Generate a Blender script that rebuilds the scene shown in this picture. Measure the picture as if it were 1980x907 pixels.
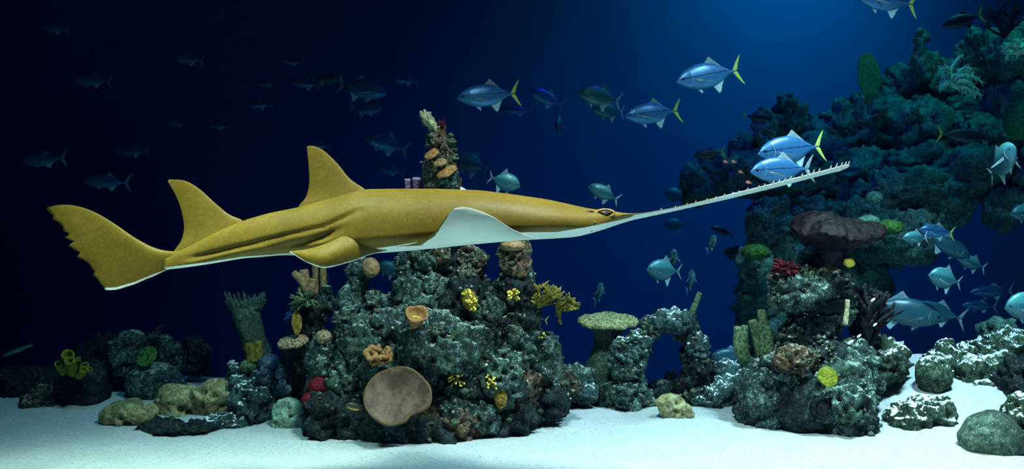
import bpy, bmesh, math, random
import numpy as np
from mathutils import Vector, Euler

for _o in list(bpy.data.objects):
    bpy.data.objects.remove(_o, do_unlink=True)
scene = bpy.context.scene
COL = scene.collection
random.seed(7)
RNG = np.random.RandomState(11)

# ------------------------------------------------------------------ camera
F = 1715.0            # focal length in pixels of the 1980 x 907 frame
CAM_Z = 1.5           # camera height above the sand, metres
cam_data = bpy.data.cameras.new("camera")
cam_data.sensor_width = 36.0
cam_data.lens = 36.0 * F / 1980.0
cam_data.clip_end = 100
cam = bpy.data.objects.new("camera", cam_data)
cam.location = (0, 0, CAM_Z)
cam.rotation_euler = (math.pi / 2, 0, 0)
COL.objects.link(cam)
scene.camera = cam

# ------------------------------------------------------------------ view, water, lamps
scene.view_settings.view_transform = 'Standard'
scene.view_settings.look = 'None'
scene.view_settings.exposure = 0.0
scene.view_settings.gamma = 1.0
scene.view_settings.use_curve_mapping = False
scene.cycles.max_bounces = 6
scene.cycles.diffuse_bounces = 3
scene.cycles.glossy_bounces = 2
scene.cycles.volume_bounces = 0
scene.cycles.use_denoising = True

world = bpy.data.worlds.new("tank_water")
scene.world = world
world.use_nodes = True
wn = world.node_tree.nodes
wl = world.node_tree.links
wn.clear()
w_out = wn.new('ShaderNodeOutputWorld')
w_bg = wn.new('ShaderNodeBackground')
w_bg.inputs['Color'].default_value = (0, 0, 0, 1)
w_bg.inputs['Strength'].default_value = 0.0
w_abs = wn.new('ShaderNodeVolumeAbsorption')
w_abs.inputs['Color'].default_value = (0.0, 0.62, 0.82, 1)
w_abs.inputs['Density'].default_value = 0.10
w_sca = wn.new('ShaderNodeVolumeScatter')
w_sca.inputs['Color'].default_value = (0.0, 0.12, 0.85, 1)
w_sca.inputs['Density'].default_value = 0.0006
w_sca.inputs['Anisotropy'].default_value = 0.2
w_add = wn.new('ShaderNodeAddShader')
wl.new(w_bg.outputs[0], w_out.inputs['Surface'])
wl.new(w_abs.outputs[0], w_add.inputs[0])
wl.new(w_sca.outputs[0], w_add.inputs[1])
wl.new(w_add.outputs[0], w_out.inputs['Volume'])


def area_lamp(name, loc, target, size, power, color, size_y=None, spread=180):
    d = bpy.data.lights.new(name, 'AREA')
    d.shape = 'RECTANGLE' if size_y else 'DISK'
    d.size = size
    if size_y:
        d.size_y = size_y
    d.energy = power
    d.color = color
    d.spread = math.radians(spread)
    o = bpy.data.objects.new(name, d)
    o.location = loc
    o.rotation_euler = (Vector(target) - Vector(loc)).to_track_quat('-Z', 'Y').to_euler()
    COL.objects.link(o)
    return o


# lamps hung over the tank: white ones over the front, blue ones over the back, plus an added tail fill
area_lamp("tank_lamp_front", (0.5, 4.1, 5.2), (0.6, 5.2, 0), 0.9, 370, (1.0, 0.70, 0.54), spread=104)
area_lamp("tank_lamp_front_right", (3.3, 5.2, 5.4), (3.2, 6.0, 0), 0.8, 420, (1.0, 0.82, 0.74), spread=98)
area_lamp("tank_lamp_tail", (-2.1, 3.7, 5.2), (-2.0, 4.1, 0), 0.8, 215, (1.0, 0.74, 0.48), spread=56)  # added narrow fill that brightens the sawfish tail but spares the sand
area_lamp("tank_lamp_front_left", (-2.2, 5.0, 5.4), (-2.1, 5.7, 0), 0.8, 30, (0.14, 0.82, 1.0), spread=98)
area_lamp("tank_lamp_back_right", (5.6, 9.4, 7.2), (5.4, 11.0, 0), 1.2, 66, (0.08, 0.90, 0.72), spread=130)
area_lamp("tank_lamp_wall", (5.2, 13.4, 8.8), (4.6, 16.0, 3), 1.2, 185, (0.01, 1.0, 0.70), spread=116)
area_lamp("tank_lamp_back", (2.6, 8.8, 6.6), (2.5, 11.0, 1), 1.2, 46, (0.05, 0.12, 1.0), spread=112)

# ------------------------------------------------------------------ geometry helpers
def P(px, py, Y):
    """world point at depth Y seen at a pixel of the 1980 x 907 frame"""
    return np.array([(px - 990.0) / F * Y, Y, CAM_Z - (py - 453.5) / F * Y])


def M(px, Y):
    """pixels at depth Y -> metres"""
    return px / F * Y


def _hash(ix, iy, iz, seed):
    h = (ix.astype(np.int64) * 374761393 + iy.astype(np.int64) * 668265263 +
         iz.astype(np.int64) * 2147483647 + seed * 974634777) & 0xFFFFFFFF
    h = ((h ^ (h >> 13)) * 1274126177) & 0xFFFFFFFF
    h = ((h ^ (h >> 16)) * 2246822519) & 0xFFFFFFFF
    h = h ^ (h >> 15)
    return (h & 0xFFFFFF) / float(0xFFFFFF)


def vnoise(p, seed=0):
    f = np.floor(p)
    i = f.astype(np.int64)
    t = p - f
    t = t * t * t * (t * (t * 6 - 15) + 10)
    r = 0
    for dx in (0, 1):
        wx = t[:, 0] if dx else 1 - t[:, 0]
        for dy in (0, 1):
            wy = t[:, 1] if dy else 1 - t[:, 1]
            for dz in (0, 1):
                wz = t[:, 2] if dz else 1 - t[:, 2]
                r = r + wx * wy * wz * _hash(i[:, 0] + dx, i[:, 1] + dy, i[:, 2] + dz, seed)
    return r                       # 0..1


def fbm(p, octaves=3, seed=0):
    a, s, r = 1.0, 0.0, 0
    for k in range(octaves):
        r = r + a * (vnoise(p * 2 ** k, seed + k) * 2 - 1)
        s += a
        a *= 0.5
    return r / s                   # -1..1


def ridged(p, octaves=3, seed=0):
    a, s, r = 1.0, 0.0, 0
    for k in range(octaves):
        r = r + a * (1 - np.abs(vnoise(p * 2 ** k, seed + k) * 2 - 1))
        s += a
        a *= 0.5
    return r / s


def worley(p, seed=0):
    f = np.floor(p)
    i = f.astype(np.int64)
    best = np.full(len(p), 9.0)
    for dx in (-1, 0, 1):
        for dy in (-1, 0, 1):
            for dz in (-1, 0, 1):
                c = i + np.array([dx, dy, dz])
                q = np.stack([c[:, 0] + _hash(c[:, 0], c[:, 1], c[:, 2], seed),
                              c[:, 1] + _hash(c[:, 0], c[:, 1], c[:, 2], seed + 1),
                              c[:, 2] + _hash(c[:, 0], c[:, 1], c[:, 2], seed + 2)], 1)
                d = ((q - p) ** 2).sum(1)
                best = np.minimum(best, d)
    return np.sqrt(best)


def sstep(a, b, x):
    t = np.clip((x - a) / (b - a), 0, 1)
    return t * t * (3 - 2 * t)


ORIG = {}


def tag(o, label=None, cat=None, group=None, kind=None):
    if label: o['label'] = label
    if cat: o['category'] = cat
    if group: o['group'] = group
    if kind: o['kind'] = kind
    return o


def thing(name, loc, label, cat, group=None, kind=None):
    o = bpy.data.objects.new(name, None)
    o.empty_display_size = 0.1
    o.location = loc
    COL.objects.link(o)
    ORIG[o.name] = np.array(loc, float)
    return tag(o, label, cat, group, kind)


def mesh_from(name, v, f, smooth=True):
    me = bpy.data.meshes.new(name)
    v = np.asarray(v, dtype=np.float32)
    if isinstance(f, np.ndarray):
        n, k = f.shape
        me.vertices.add(len(v))
        me.vertices.foreach_set('co', v.ravel())
        me.loops.add(n * k)
        me.loops.foreach_set('vertex_index', f.astype(np.int32).ravel())
        me.polygons.add(n)
        me.polygons.foreach_set('loop_start', np.arange(0, n * k, k, dtype=np.int32))
        me.update(calc_edges=True)
    else:
        me.from_pydata([tuple(map(float, q)) for q in v], [], f)
        me.update()
    me.polygons.foreach_set('use_smooth', [smooth] * len(me.polygons))
    return me


def build(name, v, f, mat, parent=None, smooth=True, origin=None, attr=None):
    """one mesh object; v in world metres.  attr = {name: float per vertex}"""
    v = np.asarray(v, float)
    if parent is not None:
        org = ORIG[parent.name]
    elif origin is not None:
        org = np.array(origin, float)
    else:
        org = np.array([(v[:, 0].min() + v[:, 0].max()) / 2, (v[:, 1].min() + v[:, 1].max()) / 2, v[:, 2].min()])
    me = mesh_from(name, v - org, f, smooth)
    me.materials.append(mat)
    if attr:
        for k, vals in attr.items():
            a = me.attributes.new(k, 'FLOAT', 'POINT')
            a.data.foreach_set('value', np.asarray(vals, dtype=np.float32))
    o = bpy.data.objects.new(name, me)
    COL.objects.link(o)
    if parent is not None:
        o.parent = parent
    else:
        o.location = org
    ORIG[o.name] = org
    return o


_ico = {}


def ico(sub):
    if sub not in _ico:
        bm = bmesh.new()
        bmesh.ops.create_icosphere(bm, subdivisions=sub, radius=1.0)
        v = np.array([q.co[:] for q in bm.verts])
        f = np.array([[q.index for q in fc.verts] for fc in bm.faces])
        bm.free()
        _ico[sub] = (v, f)
    return _ico[sub]


def crom(pts, n):
    """Catmull-Rom through points, n samples"""
    pts = np.asarray(pts, float)
    if len(pts) == 2:
        t = np.linspace(0, 1, n)[:, None]
        return pts[0] * (1 - t) + pts[1] * t
    q = np.vstack([2 * pts[0] - pts[1], pts, 2 * pts[-1] - pts[-2]])
    d = np.concatenate([[0], np.cumsum(np.maximum(1e-9, np.linalg.norm(np.diff(pts, axis=0), axis=1)))])
    u = np.linspace(0, d[-1], n)
    k = np.clip(np.searchsorted(d, u, 'right') - 1, 0, len(pts) - 2)
    t = ((u - d[k]) / (d[k + 1] - d[k]))[:, None]
    p0, p1, p2, p3 = q[k], q[k + 1], q[k + 2], q[k + 3]
    return 0.5 * (2 * p1 + (p2 - p0) * t + (2 * p0 - 5 * p1 + 4 * p2 - p3) * t ** 2 + (3 * p1 - p0 - 3 * p2 + p3) * t ** 3)


def tube(pts, radii, sides=8, hollow=0.0, n=None):
    """tapered tube through points; hollow = depth of an open mouth at its end"""
    if n is None:
        n = len(pts)
    c = crom(pts, n)
    rr = np.interp(np.linspace(0, 1, n), np.linspace(0, 1, len(radii)), radii)
    tan = np.gradient(c, axis=0)
    tan /= np.maximum(1e-9, np.linalg.norm(tan, axis=1))[:, None]
    ref = np.array([0.31, 0.9, 0.17])
    v, f = [], []
    ang = np.linspace(0, 2 * np.pi, sides, endpoint=False)
    rings = [(c[i], tan[i], rr[i]) for i in range(n)]
    if hollow > 0:
        rings.append((c[-1] + tan[-1] * rr[-1] * 0.12, tan[-1], rr[-1] * 0.86))
        rings.append((c[-1] - tan[-1] * hollow * 0.4, tan[-1], rr[-1] * 0.68))
        rings.append((c[-1] - tan[-1] * hollow, tan[-1], rr[-1] * 0.5))
    for ctr, t, r in rings:
        a = np.cross(t, ref); a /= np.linalg.norm(a)
        b = np.cross(t, a)
        for q in ang:
            v.append(ctr + r * (a * math.cos(q) + b * math.sin(q)))
    m = len(rings)
    for i in range(m - 1):
        for j in range(sides):
            k = (j + 1) % sides
            f.append((i * sides + j, i * sides + k, (i + 1) * sides + k, (i + 1) * sides + j))
    if hollow <= 0:
        v.append(c[-1] + tan[-1] * rr[-1] * 0.8)
        e = len(v) - 1
        for j in range(sides):
            f.append(((m - 1) * sides + j, (m - 1) * sides + (j + 1) % sides, e))
    else:
        f.append(tuple((m - 1) * sides + j for j in range(sides)))
    v.append(c[0] - tan[0] * rr[0] * 0.3)
    e = len(v) - 1
    for j in range(sides):
        f.append(((j + 1) % sides, j, e))
    return np.array(v), f


def merge(parts):
    v, f, o = [], [], 0
    for a, b in parts:
        v.append(np.asarray(a))
        f += [tuple(int(i) + o for i in q) for q in b]
        o += len(a)
    return np.vstack(v), f


def foil(Lp, Tp, thick, ns=24, nt=14, normal=(0, 1, 0), rag=0.0, bulge=None):
    """a fin: two-sided surface between a leading curve Lp and a trailing curve Tp (root to tip, metres)"""
    L = crom(Lp, ns)
    T = crom(Tp, ns)
    s = np.linspace(0, 1, ns)
    t = 0.5 - 0.5 * np.cos(np.linspace(0, np.pi, nt))
    g = L[:, None, :] * (1 - t)[None, :, None] + T[:, None, :] * t[None, :, None]
    if rag > 0:
        r = (vnoise(np.stack([t * 22, t * 0, t * 0], 1), 5) - 0.5) * rag
        sg = np.sin(t * np.pi)
        for i in range(ns):
            w = max(0.0, (s[i] - 0.8) / 0.2)
            g[i, :, 0] += r * w * sg * 2
    N = np.array(normal, float); N /= np.linalg.norm(N)
    prof = np.sqrt(np.clip(t * (1 - t) * 4, 0, 1)) * (1 - 0.45 * t)
    taper = np.maximum(0.04, (1 - s ** 1.4))
    off = thick * 0.5 * taper[:, None] * prof[None, :]
    if bulge is not None:
        g = g + (bulge * np.sin(np.pi * np.clip(s, 0, 1))[:, None] * np.sin(np.pi * t)[None, :])[:, :, None] * N
    A = g + off[:, :, None] * N
    B = g - off[:, :, None] * N
    v = np.vstack([A.reshape(-1, 3), B.reshape(-1, 3)])
    f = []
    nb = ns * nt
    for i in range(ns - 1):
        for j in range(nt - 1):
            a = i * nt + j
            f.append((a, a + 1, a + nt + 1, a + nt))
            f.append((nb + a, nb + a + nt, nb + a + nt + 1, nb + a + 1))
    for i in range(ns - 1):
        a, b = i * nt, i * nt + nt - 1
        f.append((a, a + nt, nb + a + nt, nb + a))
        f.append((b, nb + b, nb + b + nt, b + nt))
    for j in range(nt - 1):
        a = (ns - 1) * nt + j
        f.append((a, a + 1, nb + a + 1, nb + a))
        a = j
        f.append((a, nb + a, nb + a + 1, a + 1))
    return v, f


def loft(rings, closed_ends=True):
    """rings: (m, k, 3) -> quads"""
    m, k, _ = rings.shape
    v = rings.reshape(-1, 3)
    f = []
    for i in range(m - 1):
        for j in range(k):
            n = (j + 1) % k
            f.append((i * k + j, i * k + n, (i + 1) * k + n, (i + 1) * k + j))
    if closed_ends:
        f.append(tuple(range(k))[::-1])
        f.append(tuple((m - 1) * k + j for j in range(k)))
    return v, f


def blob(c, r, seed=0, sub=4, style='crag', box=2.0, rot=None, fine=1.0):
    """a displaced lump of rock or coral: vertices (world), faces"""
    d, f = ico(sub)
    r = np.array(r, float)
    q = d / ((np.abs(d) ** box).sum(1) ** (1 / box))[:, None]
    v = q * r
    nrm = d / r
    nrm /= np.linalg.norm(nrm, axis=1)[:, None]
    s = float(np.cbrt(r.prod()))
    sd = np.array([seed * 7.31, seed * 3.17, seed * 5.73])
    p = v / s + sd
    if style == 'crag':
        w = np.stack([fbm(p * 1.0 + 9, 3, 3), fbm(p * 1.0 + 21, 3, 4), fbm(p * 1.0 + 37, 3, 5)], 1)
        pw = p + 0.7 * w
        disp = 0.26 * fbm(pw * 1.2, 2, 1) + 0.52 * (ridged(pw * np.array([1.9, 1.9, 1.3]), 3, 7) - 0.66)
        disp -= 0.26 * sstep(0.44, 0.14, worley(pw * 1.9, 12))
        v = v + nrm * (disp * s)[:, None] + 0.26 * s * w
        pa = v + sd
        wf = np.stack([fbm(pa * 9, 2, 31), fbm(pa * 9 + 5, 2, 32), fbm(pa * 9 + 11, 2, 33)], 1)
        pf = pa + 0.05 * wf
        v = v + nrm * (fine * (0.075 * (ridged(pf * 7, 3, 21) - 0.64) - 0.035 * sstep(0.40, 0.12, worley(pf * 9, 30))))[:, None]
    elif style == 'pit':
        w = np.stack([fbm(p * 1.3 + 9, 2, 3), fbm(p * 1.3 + 21, 2, 4), fbm(p * 1.3 + 37, 2, 5)], 1)
        disp = 0.20 * fbm(p * 1.4, 2, 1) - 0.34 * sstep(0.50, 0.12, worley(p * 2.0 + 0.4 * w, 12)) + 0.26 * (ridged(p * 2.6 + w, 3, 6) - 0.62)
        v = v + nrm * (disp * s)[:, None] + 0.14 * s * w
        pa = v + sd
        v = v + nrm * (fine * (0.050 * (ridged(pa * 10, 3, 21) - 0.62) - 0.040 * sstep(0.42, 0.14, worley(pa * 13, 30))))[:, None]
    elif style == 'tufa':
        w = np.stack([fbm(p * 1.3 + 9, 2, 3), fbm(p * 1.3 + 21, 2, 4), fbm(p * 1.3 + 37, 2, 5)], 1)
        disp = 0.30 * fbm(p * 1.1, 2, 1) - 0.50 * sstep(0.40, 0.10, worley(p * 1.25 + 0.25 * w, 12)) + 0.16 * (ridged(p * 1.5 + 0.6 * w, 2, 6) - 0.62)
        disp -= 0.12 * sstep(0.34, 0.12, worley(p * 3.4 + 0.2 * w, 17))
        v = v + nrm * (disp * s)[:, None] + 0.16 * s * w
        pa = v + sd
        v = v + nrm * (fine * 0.012 * (ridged(pa * 14, 2, 21) - 0.62))[:, None]
    elif style == 'smooth':
        disp = 0.16 * fbm(p * 1.2, 2, 1) + 0.03 * fbm(p * 4, 2, 8)
        v = v + nrm * (disp * s)[:, None]
    elif style == 'knob':
        disp = 0.06 * fbm(p * 1.4, 2, 1) + 0.16 * (0.5 - worley(p * 3.2, 12))
        v = v + nrm * (disp * s)[:, None]
    elif style == 'ball':
        disp = 0.05 * fbm(p * 1.4, 2, 1) + 0.05 * (0.5 - worley(p * 6, 12))
        v = v + nrm * (disp * s)[:, None]
    if rot is not None:
        R = np.array(Euler(rot).to_matrix())
        v = v @ R.T
    return v + np.array(c), f


# ------------------------------------------------------------------ materials
def new_mat(name):
    m = bpy.data.materials.new(name)
    m.use_nodes = True
    nt = m.node_tree
    nt.nodes.clear()
    out = nt.nodes.new('ShaderNodeOutputMaterial')
    b = nt.nodes.new('ShaderNodeBsdfPrincipled')
    nt.links.new(b.outputs[0], out.inputs['Surface'])
    return m, nt, b


def N(nt, kind, **kw):
    n = nt.nodes.new(kind)
    for k, v in kw.items():
        if k in n.inputs.keys():
            n.inputs[k].default_value = v
        else:
            setattr(n, k, v)
    return n


def c4(c):
    return (c[0], c[1], c[2], 1.0)


def ramp(nt, fac, stops):
    r = nt.nodes.new('ShaderNodeValToRGB')
    e = r.color_ramp.elements
    while len(e) < len(stops):
        e.new(0.5)
    for i, (p, c) in enumerate(stops):
        e[i].position = p
        e[i].color = c4(c) if len(c) == 3 else c
    nt.links.new(fac, r.inputs['Fac'])
    return r.outputs['Color']


def mix(nt, fac, a, b):
    m = nt.nodes.new('ShaderNodeMix')
    m.data_type = 'RGBA'
    if isinstance(fac, (int, float)):
        m.inputs[0].default_value = fac
    else:
        nt.links.new(fac, m.inputs[0])
    for sock, val in ((m.inputs[6], a), (m.inputs[7], b)):
        if isinstance(val, tuple):
            sock.default_value = c4(val)
        else:
            nt.links.new(val, sock)
    return m.outputs[2]


def math_n(nt, op, a, b=None, clamp=False):
    m = nt.nodes.new('ShaderNodeMath')
    m.operation = op
    m.use_clamp = clamp
    for i, val in enumerate((a, b)):
        if val is None:
            continue
        if isinstance(val, (int, float)):
            m.inputs[i].default_value = val
        else:
            nt.links.new(val, m.inputs[i])
    return m.outputs[0]


def pos_noise(nt, scale, detail=3, rough=0.6, coord='pos', kind='ShaderNodeTexNoise'):
    if coord == 'pos':
        src = nt.nodes.new('ShaderNodeNewGeometry').outputs['Position']
    else:
        src = nt.nodes.new('ShaderNodeTexCoord').outputs['Object']
    n = nt.nodes.new(kind)
    n.inputs['Scale'].default_value = scale
    if kind == 'ShaderNodeTexNoise':
        n.inputs['Detail'].default_value = detail
        n.inputs['Roughness'].default_value = rough
        nt.links.new(src, n.inputs['Vector'])
        return n.outputs['Fac']
    nt.links.new(src, n.inputs['Vector'])
    return n.outputs['Distance']


def add_bump(nt, b, height, strength=0.5, dist=0.02):
    bp = nt.nodes.new('ShaderNodeBump')
    bp.inputs['Strength'].default_value = strength
    bp.inputs['Distance'].default_value = dist
    nt.links.new(height, bp.inputs['Height'])
    nt.links.new(bp.outputs[0], b.inputs['Normal'])


def rock_mat(name, dark, mid, light, accent, sand=0.0, bump=0.9, dust_highlight=(0.78, 0.82, 0.80)):
    """rough living rock: patches of algae and coralline crust, optional pale upper faces serving as sand and as painted highlights"""
    if 'brown' not in name and 'yellow' not in name:
        dark, mid, light, accent = [(0.74 * q[0], q[1], q[2]) for q in (dark, mid, light, accent)]
    m, nt, b = new_mat(name)
    big = pos_noise(nt, 3.2, 3, 0.6)
    fine = pos_noise(nt, 26, 5, 0.7)
    med = pos_noise(nt, 9, 4, 0.65)
    col = ramp(nt, fine, [(0.34, dark), (0.52, mid), (0.70, light)])
    patch = ramp(nt, med, [(0.54, (0, 0, 0)), (0.64, (1, 1, 1))])
    col = mix(nt, patch, col, accent)
    dk = ramp(nt, big, [(0.38, (1, 1, 1)), (0.56, (0, 0, 0))])
    col = mix(nt, math_n(nt, 'MULTIPLY', dk, 0.72), col, dark)
    vor = pos_noise(nt, 42, kind='ShaderNodeTexVoronoi')
    spk = ramp(nt, vor, [(0.10, (1, 1, 1)), (0.20, (0, 0, 0))])
    pale = tuple(min(0.85, 1.9 * q + 0.10) for q in light)
    col = mix(nt, math_n(nt, 'MULTIPLY', spk, 0.45), col, pale)
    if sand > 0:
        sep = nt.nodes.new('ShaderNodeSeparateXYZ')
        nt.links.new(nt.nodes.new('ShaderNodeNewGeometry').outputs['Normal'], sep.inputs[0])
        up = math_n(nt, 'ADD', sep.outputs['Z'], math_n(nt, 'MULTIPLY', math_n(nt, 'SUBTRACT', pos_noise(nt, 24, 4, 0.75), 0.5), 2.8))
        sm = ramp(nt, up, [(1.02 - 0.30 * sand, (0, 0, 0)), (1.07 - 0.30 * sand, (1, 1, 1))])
        col = mix(nt, sm, col, dust_highlight)  # pale tone on upward faces: lying sand, and highlights put into the colour
    nt.links.new(col, b.inputs['Base Color'])
    b.inputs['Roughness'].default_value = 0.75
    b.inputs['Specular IOR Level'].default_value = 0.12
    h = math_n(nt, 'ADD', math_n(nt, 'MULTIPLY', fine, 0.7), math_n(nt, 'MULTIPLY', pos_noise(nt, 70, 4, 0.7), 0.4))
    h = math_n(nt, 'SUBTRACT', h, math_n(nt, 'MULTIPLY', spk, -0.12))
    add_bump(nt, b, h, bump, 0.035)
    return m


def simple_mat(name, a, bcol, scale=30, rough=0.6, bump=0.4, coord='pos', spec=0.12, lo=0.4, hi=0.62, dist=0.01):
    m, nt, b = new_mat(name)
    n = pos_noise(nt, scale, 4, 0.65, coord)
    nt.links.new(ramp(nt, n, [(lo, a), (hi, bcol)]), b.inputs['Base Color'])
    b.inputs['Roughness'].default_value = rough
    b.inputs['Specular IOR Level'].default_value = spec
    if bump:
        add_bump(nt, b, n, bump, dist)
    return m


MT = {}
MT['rock'] = rock_mat('reef_rock', (0.0121, 0.0162, 0.0149), (0.0495, 0.0613, 0.0535), (0.3475, 0.4010, 0.3342), (0.1053, 0.1377, 0.0891), sand=0.5, dust_highlight=(0.2700, 0.3510, 0.2835))  # pale upward ledges paint highlights into the rock colour
MT['rock_brown'] = rock_mat('reef_rock_brown', (0.0169, 0.0130, 0.0104), (0.0936, 0.0702, 0.0481), (0.3978, 0.2925, 0.1755), (0.1560, 0.0936, 0.0468), sand=0.5, dust_highlight=(0.3120, 0.2340, 0.1560))  # same painted ledge highlights in a brown tone
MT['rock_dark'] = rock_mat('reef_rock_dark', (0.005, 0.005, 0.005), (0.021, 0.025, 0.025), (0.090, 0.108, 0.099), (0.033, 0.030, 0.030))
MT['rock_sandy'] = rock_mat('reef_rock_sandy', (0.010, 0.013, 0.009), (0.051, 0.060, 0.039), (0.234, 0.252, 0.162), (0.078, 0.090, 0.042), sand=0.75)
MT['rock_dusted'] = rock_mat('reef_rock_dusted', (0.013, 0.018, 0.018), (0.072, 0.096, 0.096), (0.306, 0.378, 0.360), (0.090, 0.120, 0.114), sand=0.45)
MT['rock_yellow'] = rock_mat('tufa_rock_yellow', (0.10, 0.085, 0.035), (0.38, 0.33, 0.15), (0.66, 0.60, 0.32), (0.42, 0.40, 0.24), bump=0.6)
MT['rock_pale'] = rock_mat('tufa_rock_pale', (0.08, 0.09, 0.07), (0.34, 0.36, 0.26), (0.68, 0.70, 0.55), (0.40, 0.42, 0.30), bump=0.6)
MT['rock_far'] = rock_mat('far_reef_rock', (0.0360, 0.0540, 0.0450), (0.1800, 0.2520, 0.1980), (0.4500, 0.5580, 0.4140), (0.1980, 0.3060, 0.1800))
MT['rock_smooth'] = rock_mat('smooth_pillar_rock', (0.023, 0.027, 0.020), (0.078, 0.090, 0.066), (0.234, 0.252, 0.180), (0.090, 0.096, 0.060), bump=0.35)
MT['brown_plate'] = simple_mat('brown_disc_coral', (0.066, 0.040, 0.027), (0.150, 0.094, 0.064), 9, 0.6, 0.25)
MT['brown_rim'] = simple_mat('tan_coral_rim', (0.086, 0.052, 0.022), (0.119, 0.078, 0.037), 20, 0.5, 0.2)
MT['tan'] = simple_mat('tan_coral', (0.180, 0.102, 0.042), (0.360, 0.228, 0.108), 40, 0.6, 0.7)
MT['tan_plate'] = simple_mat('tan_granular_coral', (0.120, 0.078, 0.042), (0.408, 0.288, 0.168), 55, 0.7, 0.9, lo=0.42, hi=0.56)
MT['olive_plate'] = simple_mat('olive_granular_coral', (0.084, 0.090, 0.030), (0.330, 0.324, 0.156), 50, 0.7, 0.9, lo=0.42, hi=0.58)
MT['orange'] = simple_mat('orange_coral', (0.216, 0.090, 0.030), (0.372, 0.198, 0.072), 35, 0.6, 0.6)
MT['red'] = simple_mat('dark_red_sponge', (0.0624, 0.0040, 0.0080), (0.1728, 0.0120, 0.0216), 60, 0.7, 0.7)
MT['red_branch'] = simple_mat('dark_red_coral', (0.0270, 0.0018, 0.0036), (0.0810, 0.0054, 0.0108), 50, 0.7, 0.6)
MT['yellow'] = simple_mat('yellow_coral', (0.55, 0.40, 0.04), (0.85, 0.66, 0.12), 40, 0.6, 0.4)
MT['yellow_dark'] = simple_mat('mustard_coral_base', (0.10, 0.06, 0.01), (0.32, 0.20, 0.03), 40, 0.7, 0.6)
MT['lime'] = simple_mat('lime_sponge', (0.108, 0.122, 0.007), (0.223, 0.238, 0.022), 25, 0.6, 0.4)
MT['olive'] = simple_mat('olive_branch_coral', (0.072, 0.060, 0.009), (0.228, 0.180, 0.036), 30, 0.7, 0.5)
MT['green'] = simple_mat('green_bush_coral', (0.03, 0.06, 0.03), (0.16, 0.22, 0.11), 40, 0.7, 0.6)
MT['green_bright'] = simple_mat('green_coral', (0.024, 0.072, 0.012), (0.080, 0.192, 0.040), 30, 0.7, 0.6)
MT['purple'] = simple_mat('purple_grey_tube', (0.10, 0.05, 0.09), (0.28, 0.16, 0.24), 40, 0.7, 0.5)
MT['purple_tip'] = simple_mat('pink_tube_tip', (0.42, 0.24, 0.32), (0.62, 0.42, 0.48), 40, 0.7, 0.3)
MT['black_coral'] = simple_mat('black_branch_coral', (0.006, 0.006, 0.008), (0.03, 0.028, 0.03), 40, 0.7, 0.6)
MT['dark_bowl'] = simple_mat('dark_bowl_coral', (0.0026, 0.0013, 0.0013), (0.0117, 0.0065, 0.0065), 28, 0.6, 0.9, lo=0.42, hi=0.66)
MT['white_fleck'] = simple_mat('pale_fleck', (0.55, 0.66, 0.62), (0.8, 0.85, 0.8), 40, 0.6, 0.1)
MT['teal_fan'] = simple_mat('pale_green_fan_coral', (0.050, 0.150, 0.110), (0.170, 0.310, 0.230), 30, 0.6, 0.4)
MT['feather'] = simple_mat('pale_green_feather', (0.3060, 0.6324, 0.4284), (0.6324, 0.9180, 0.6732), 20, 0.6, 0.2)
MT['sea_fan'] = simple_mat('green_sea_fan', (0.03, 0.13, 0.05), (0.08, 0.26, 0.08), 35, 0.7, 0.6)
MT['tunicate'] = simple_mat('blue_grey_tunicate', (0.02, 0.035, 0.06), (0.10, 0.15, 0.20), 25, 0.35, 0.2)
MT['pale_tube'] = simple_mat('pale_tube_sponge', (0.20, 0.19, 0.10), (0.46, 0.44, 0.26), 30, 0.6, 0.4)

# ================================================================== the setting
def sand_z(x, y):
    x = np.asarray(x, float); y = np.asarray(y, float)
    z = -1.9 * sstep(8.7, 10.6, y)
    z = z + 0.42 * sstep(2.3, 3.6, x) * sstep(5.9, 7.9, y) * (1 - sstep(7.9, 9.0, y))
    z = z + 0.10 * sstep(-1.2, -3.2, x) * sstep(6.4, 7.8, y)
    return z


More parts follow.
